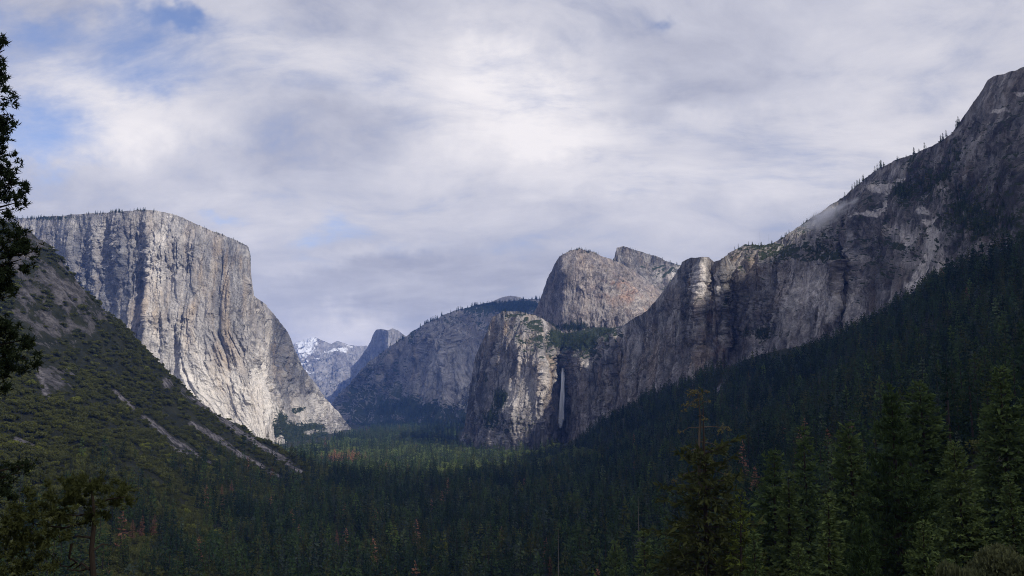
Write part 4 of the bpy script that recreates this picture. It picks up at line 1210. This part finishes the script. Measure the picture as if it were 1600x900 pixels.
# small pine at the lower left, its thin trunk and crooked dead limbs
PD = 30.0
tb = at(146, 905, PD)
gz = hgt(tb[0], tb[1])
base = np.array([tb[0], tb[1], min(gz, tb[2]) - .3])
t = link('pine_tree', None, None, 'small olive pine with thin dark trunk and flat crown at lower left', 'tree', None, None, tuple(base))
ell = [(150, 772, 50, 20, 1.0), (105, 765, 40, 18, .9), (185, 785, 28, 14, .8), (120, 800, 60, 20, 1.0), (60, 790, 45, 24, 1.0), (70, 825, 60, 24, 1.0), (20, 815, 30, 26, 1.0), (175, 760, 30, 10, .7), (205, 770, 14, 10, .6), (145, 748, 30, 10, .6), (25, 860, 40, 30, 1.0), (70, 872, 30, 20, .7), (45, 890, 50, 14, .8)]
V, F = tufts(ell, PD, .20, rngp, .7, ln=.2)
link('crown', tri_mesh('crown', (V - base, F), M['needle_warm']), t)
tk = tube([(0, 0, 0)] + [at(x, y, PD) - base for x, y in ((146, 900), (143, 860), (147, 820), (146, 785), (140, 750))], [.12, .095, .08, .065, .045, .02], 8)
link('trunk', tri_mesh('trunk', tk, M['bark']), t)
bw = []
for pl_ in ([(145, 840), (120, 838), (100, 842)], [(146, 800), (120, 806), (80, 800)], [(145, 812), (100, 825), (50, 818)], [(146, 790), (170, 780), (200, 776)], [(146, 885), (125, 892), (105, 890)],
            [(112, 850), (108, 872), (120, 878), (108, 886), (95, 884), (85, 872)], [(140, 890), (128, 880), (112, 892)], [(0, 748), (22, 740), (40, 722)], [(146, 860), (160, 850), (172, 852)]):
    bw.append(tube([at(x, y, PD + .2 * i) - base for i, (x, y) in enumerate(pl_)], np.linspace(.045, .015, len(pl_)), 5))
link('branches', tri_mesh('branches', merge(bw), M['bark']), t)

# pale bush at the lower right corner
for px, py, D, R, lab in ((1560, 838, 48, 2.4, 'pale olive bush filling the lower right corner'), (1500, 868, 46, 1.5, 'smaller pale bush left of the corner bush')):
    c = at(px, py, D)
    g = hgt(c[0], c[1])
    t = link('bush', None, None, lab, 'bush', None, None, (c[0], c[1], min(g, c[2] - R * .3) - .2))
    h0 = c[2] - t.location[2]
    V, F = shrub(int(px), R, 16, 420, .17, .125, flat=.8, spk=3)
    link('crown', tri_mesh('crown', (V * [1, 1, max(1, h0 / (R * 1.15))], F), M['brush']), t)
    pcs = [tube([(0, 0, 0), (.3 * R * math.cos(a), .3 * R * math.sin(a), .4 * h0), (.6 * R * math.cos(a), .6 * R * math.sin(a), h0 * .7)], [.06, .04, .012], 5) for a in np.linspace(0, 6, 9)]
    link('stems', tri_mesh('stems', merge(pcs), M['snag']), t)

# ------------------------------------------------------------------ waterfall
def waterfall():
    f = FM['cath']
    rng = np.random.RandomState(3)
    m, t = new_mat('falling_water')
    pos = t.n('ShaderNodeNewGeometry').outputs['Position']
    n = t.noise(t.n('ShaderNodeMapping', i={0: pos, 'Scale': (.25, .25, .03)}).outputs[0], 1.0, 5.0, .65)
    d = t.n('ShaderNodeBsdfDiffuse', i={'Color': (.82, .85, .9, 1)})
    tr = t.n('ShaderNodeBsdfTransparent')
    mx = t.n('ShaderNodeMixShader', i={0: t.math('MULTIPLY', t.ramp(n, .18, .42, .5, 1.0), t.ramp(t.n('ShaderNodeSeparateXYZ', i={0: pos}).outputs[2], 95, 310, .22, 1.0)), 1: tr.outputs[0], 2: d.outputs[0]})
    t.n('ShaderNodeOutputMaterial', i={0: mx.outputs[0]})
    pcs = []
    for k in range(12):
        off = rng.normal() * 1.7
        ys = np.linspace(576, 668 - abs(off) * 4, 12)
        xs = 880 + off * (.35 + (ys - 576) / 90 * .9) - (ys - 576) * .05 + rng.normal(size=12) * .3
        w = np.interp(ys, [576, 600, 640, 668], [4.2, 4.0, 5.0, 6.2]) * rng.uniform(.7, 1.2)
        Dd = np.interp(ys, [576, 580, 590, 668], [3650, 3640, 3610, 3470])
        pcs.append(tube(at(xs, ys, Dd + rng.uniform(-8, 8)), w, 6))
    link('waterfall', mesh_np('waterfall', *merge(pcs), m, True), label='thin white waterfall dropping from a notch in the brown cliff', cat='waterfall')


waterfall()

# ------------------------------------------------------------------ cloud banks added out of view for the shade they cast, mist, haze
def cloud(name, z0, boundary, xr, yr, label, thick=260, seed=1, thin=.42, name_x=False):
    off = (z0 - 300) / SV[2]
    step = 70
    xs = np.arange(xr[0], xr[1], step); ys = np.arange(yr[0], yr[1], step)
    XX, YY = np.meshgrid(xs, ys)
    q = np.stack([XX.ravel() / 700, YY.ravel() / 700, 0 * XX.ravel() + seed], -1)
    sd_ = boundary(XX.ravel(), YY.ravel()) + 320 * fbm(q, 4, seed)
    e = np.minimum.reduce([XX.ravel() - xr[0], xr[1] - XX.ravel(), YY.ravel() - yr[0]]) - 150 + 200 * fbm(q * 1.7, 3, seed + 5)
    sd_ = np.minimum(sd_, e)
    inside = sd_ > 0
    hh = thick * sstep(sd_, -20, 900) + 12
    nz = fbm(q * 3.1, 5, seed + 9)
    top = z0 + hh * (1 + .5 * nz); bot = z0 - hh * .18 * (1 + nz)
    PX_, PY_ = XX.ravel() + off * SV[0], YY.ravel() + off * SV[1]
    F = grid_faces(*XX.shape)
    F = F[inside[F].all(1)]
    n = XX.size
    V = np.concatenate([np.stack([PX_, PY_, top], -1), np.stack([PX_, PY_, bot], -1)])
    # rim walls between the two sheets
    E = np.concatenate([F[:, [0, 1]], F[:, [1, 2]], F[:, [2, 3]], F[:, [3, 0]]])
    key = np.sort(E, 1); key = key[:, 0] * n + key[:, 1]
    u, ix, ct = np.unique(key, return_index=True, return_counts=True)
    B = E[ix[ct == 1]]
    FF = np.concatenate([F, F[:, ::-1] + n, np.stack([B[:, 1], B[:, 0], B[:, 0] + n, B[:, 1] + n], -1)])
    used, inv = np.unique(FF, return_inverse=True)
    m, t = new_mat('shade_cloud_vapour')
    d = t.n('ShaderNodeBsdfDiffuse', i={'Color': (.85, .85, .87, 1)})
    tr = t.n('ShaderNodeBsdfTranslucent', i={'Color': (.6, .6, .63, 1)})
    mx = t.n('ShaderNodeMixShader', i={0: .45, 1: d.outputs[0], 2: tr.outputs[0]})
    tp = t.n('ShaderNodeBsdfTransparent')
    if name_x:
        px_ = t.n('ShaderNodeSeparateXYZ', i={0: t.n('ShaderNodeNewGeometry').outputs['Position']}).outputs[0]
        thin = t.math('ADD', t.ramp(px_, 1300, 2250, .20, 0.0), t.ramp(px_, 2330, 2750, .47, .13))  # opacity raised towards the right to keep the right slope darker
    t.n('ShaderNodeOutputMaterial', i={0: t.n('ShaderNodeMixShader', i={0: thin, 1: mx.outputs[0], 2: tp.outputs[0]}).outputs[0]})
    link(name, mesh_np(name, V[used], inv.reshape(FF.shape), m, True), label=label, cat='cloud', kind='stuff')


cloud('shade_clouds', 2500, lambda x, y: np.interp(x, [-4000, -1000, 0, 330, 560, 4000], [2750, 2500, 2080, 2550, 3450, 3600]) - y, (-3800, 3600), (-2600, 4000), 'unseen grey cloud bank added overhead to shade the near valley', seed=2, name_x=True)
cloud('shade_clouds', 4600, lambda x, y: np.minimum(y - 5700, 10800 - y), (-2400, 2600), (5200, 11200), 'unseen high cloud bank added to shade the middle ridge', seed=3)


def mist():
    m, t = new_mat('ridge_mist')
    co = t.n('ShaderNodeTexCoord').outputs['Object']
    r = t.vmath('LENGTH', co)
    n = t.noise(t.n('ShaderNodeMapping', i={0: co, 'Scale': (1.4, 1.4, 1.4)}).outputs[0], 1.5, 6.0, .62)
    den = t.math('MULTIPLY', t.ramp(t.math('SUBTRACT', t.math('ADD', t.math('MULTIPLY', n, 1.9), -.35), t.math('MULTIPLY', r, .85)), .05, .70), .034)
    v = t.n('ShaderNodeVolumePrincipled', i={'Color': (.98, .98, 1.0, 1), 'Density': den})
    t.t.links.new(v.outputs[0], t.n('ShaderNodeOutputMaterial').inputs['Volume'])
    me = bpy.data.meshes.new('mist')
    import bmesh
    bm = bmesh.new(); bmesh.ops.create_icosphere(bm, subdivisions=3, radius=1.0); bm.to_mesh(me); bm.free()
    me.materials.append(m)
    o = link('mist', me, label='wisp of white mist clinging to the dark ridge', cat='mist', kind='stuff', loc=tuple(at(1288, 338, 2640)))
    o.scale = (145, 100, 44)
    o.rotation_euler = (0, math.radians(-24), 0)


mist()

zmax = max(max(f['P'][..., 2].max(), f['back'][..., 2].max()) for f in FM.values())


def haze():
    m, t = new_mat('valley_air')
    v = t.n('ShaderNodeVolumePrincipled', i={'Color': (.16, .35, 1.0, 1), 'Density': 3.3e-5})
    t.t.links.new(v.outputs[0], t.n('ShaderNodeOutputMaterial').inputs['Volume'])
    x0, x1, y0, y1, z0, z1 = -43000, 43000, -1200, 27500, -12, max(zmax, 1150) + 40
    V = [(x, y, z) for z in (z0, z1) for y in (y0, y1) for x in (x0, x1)]
    F = [(0, 2, 3, 1), (4, 5, 7, 6), (0, 1, 5, 4), (2, 6, 7, 3), (0, 4, 6, 2), (1, 3, 7, 5)]
    link('haze', mesh_np('haze', np.array(V, float), np.array(F), m), label='thin bluish air that fades the far mountains', cat='haze', kind='stuff')


print('zmax', zmax)
haze()
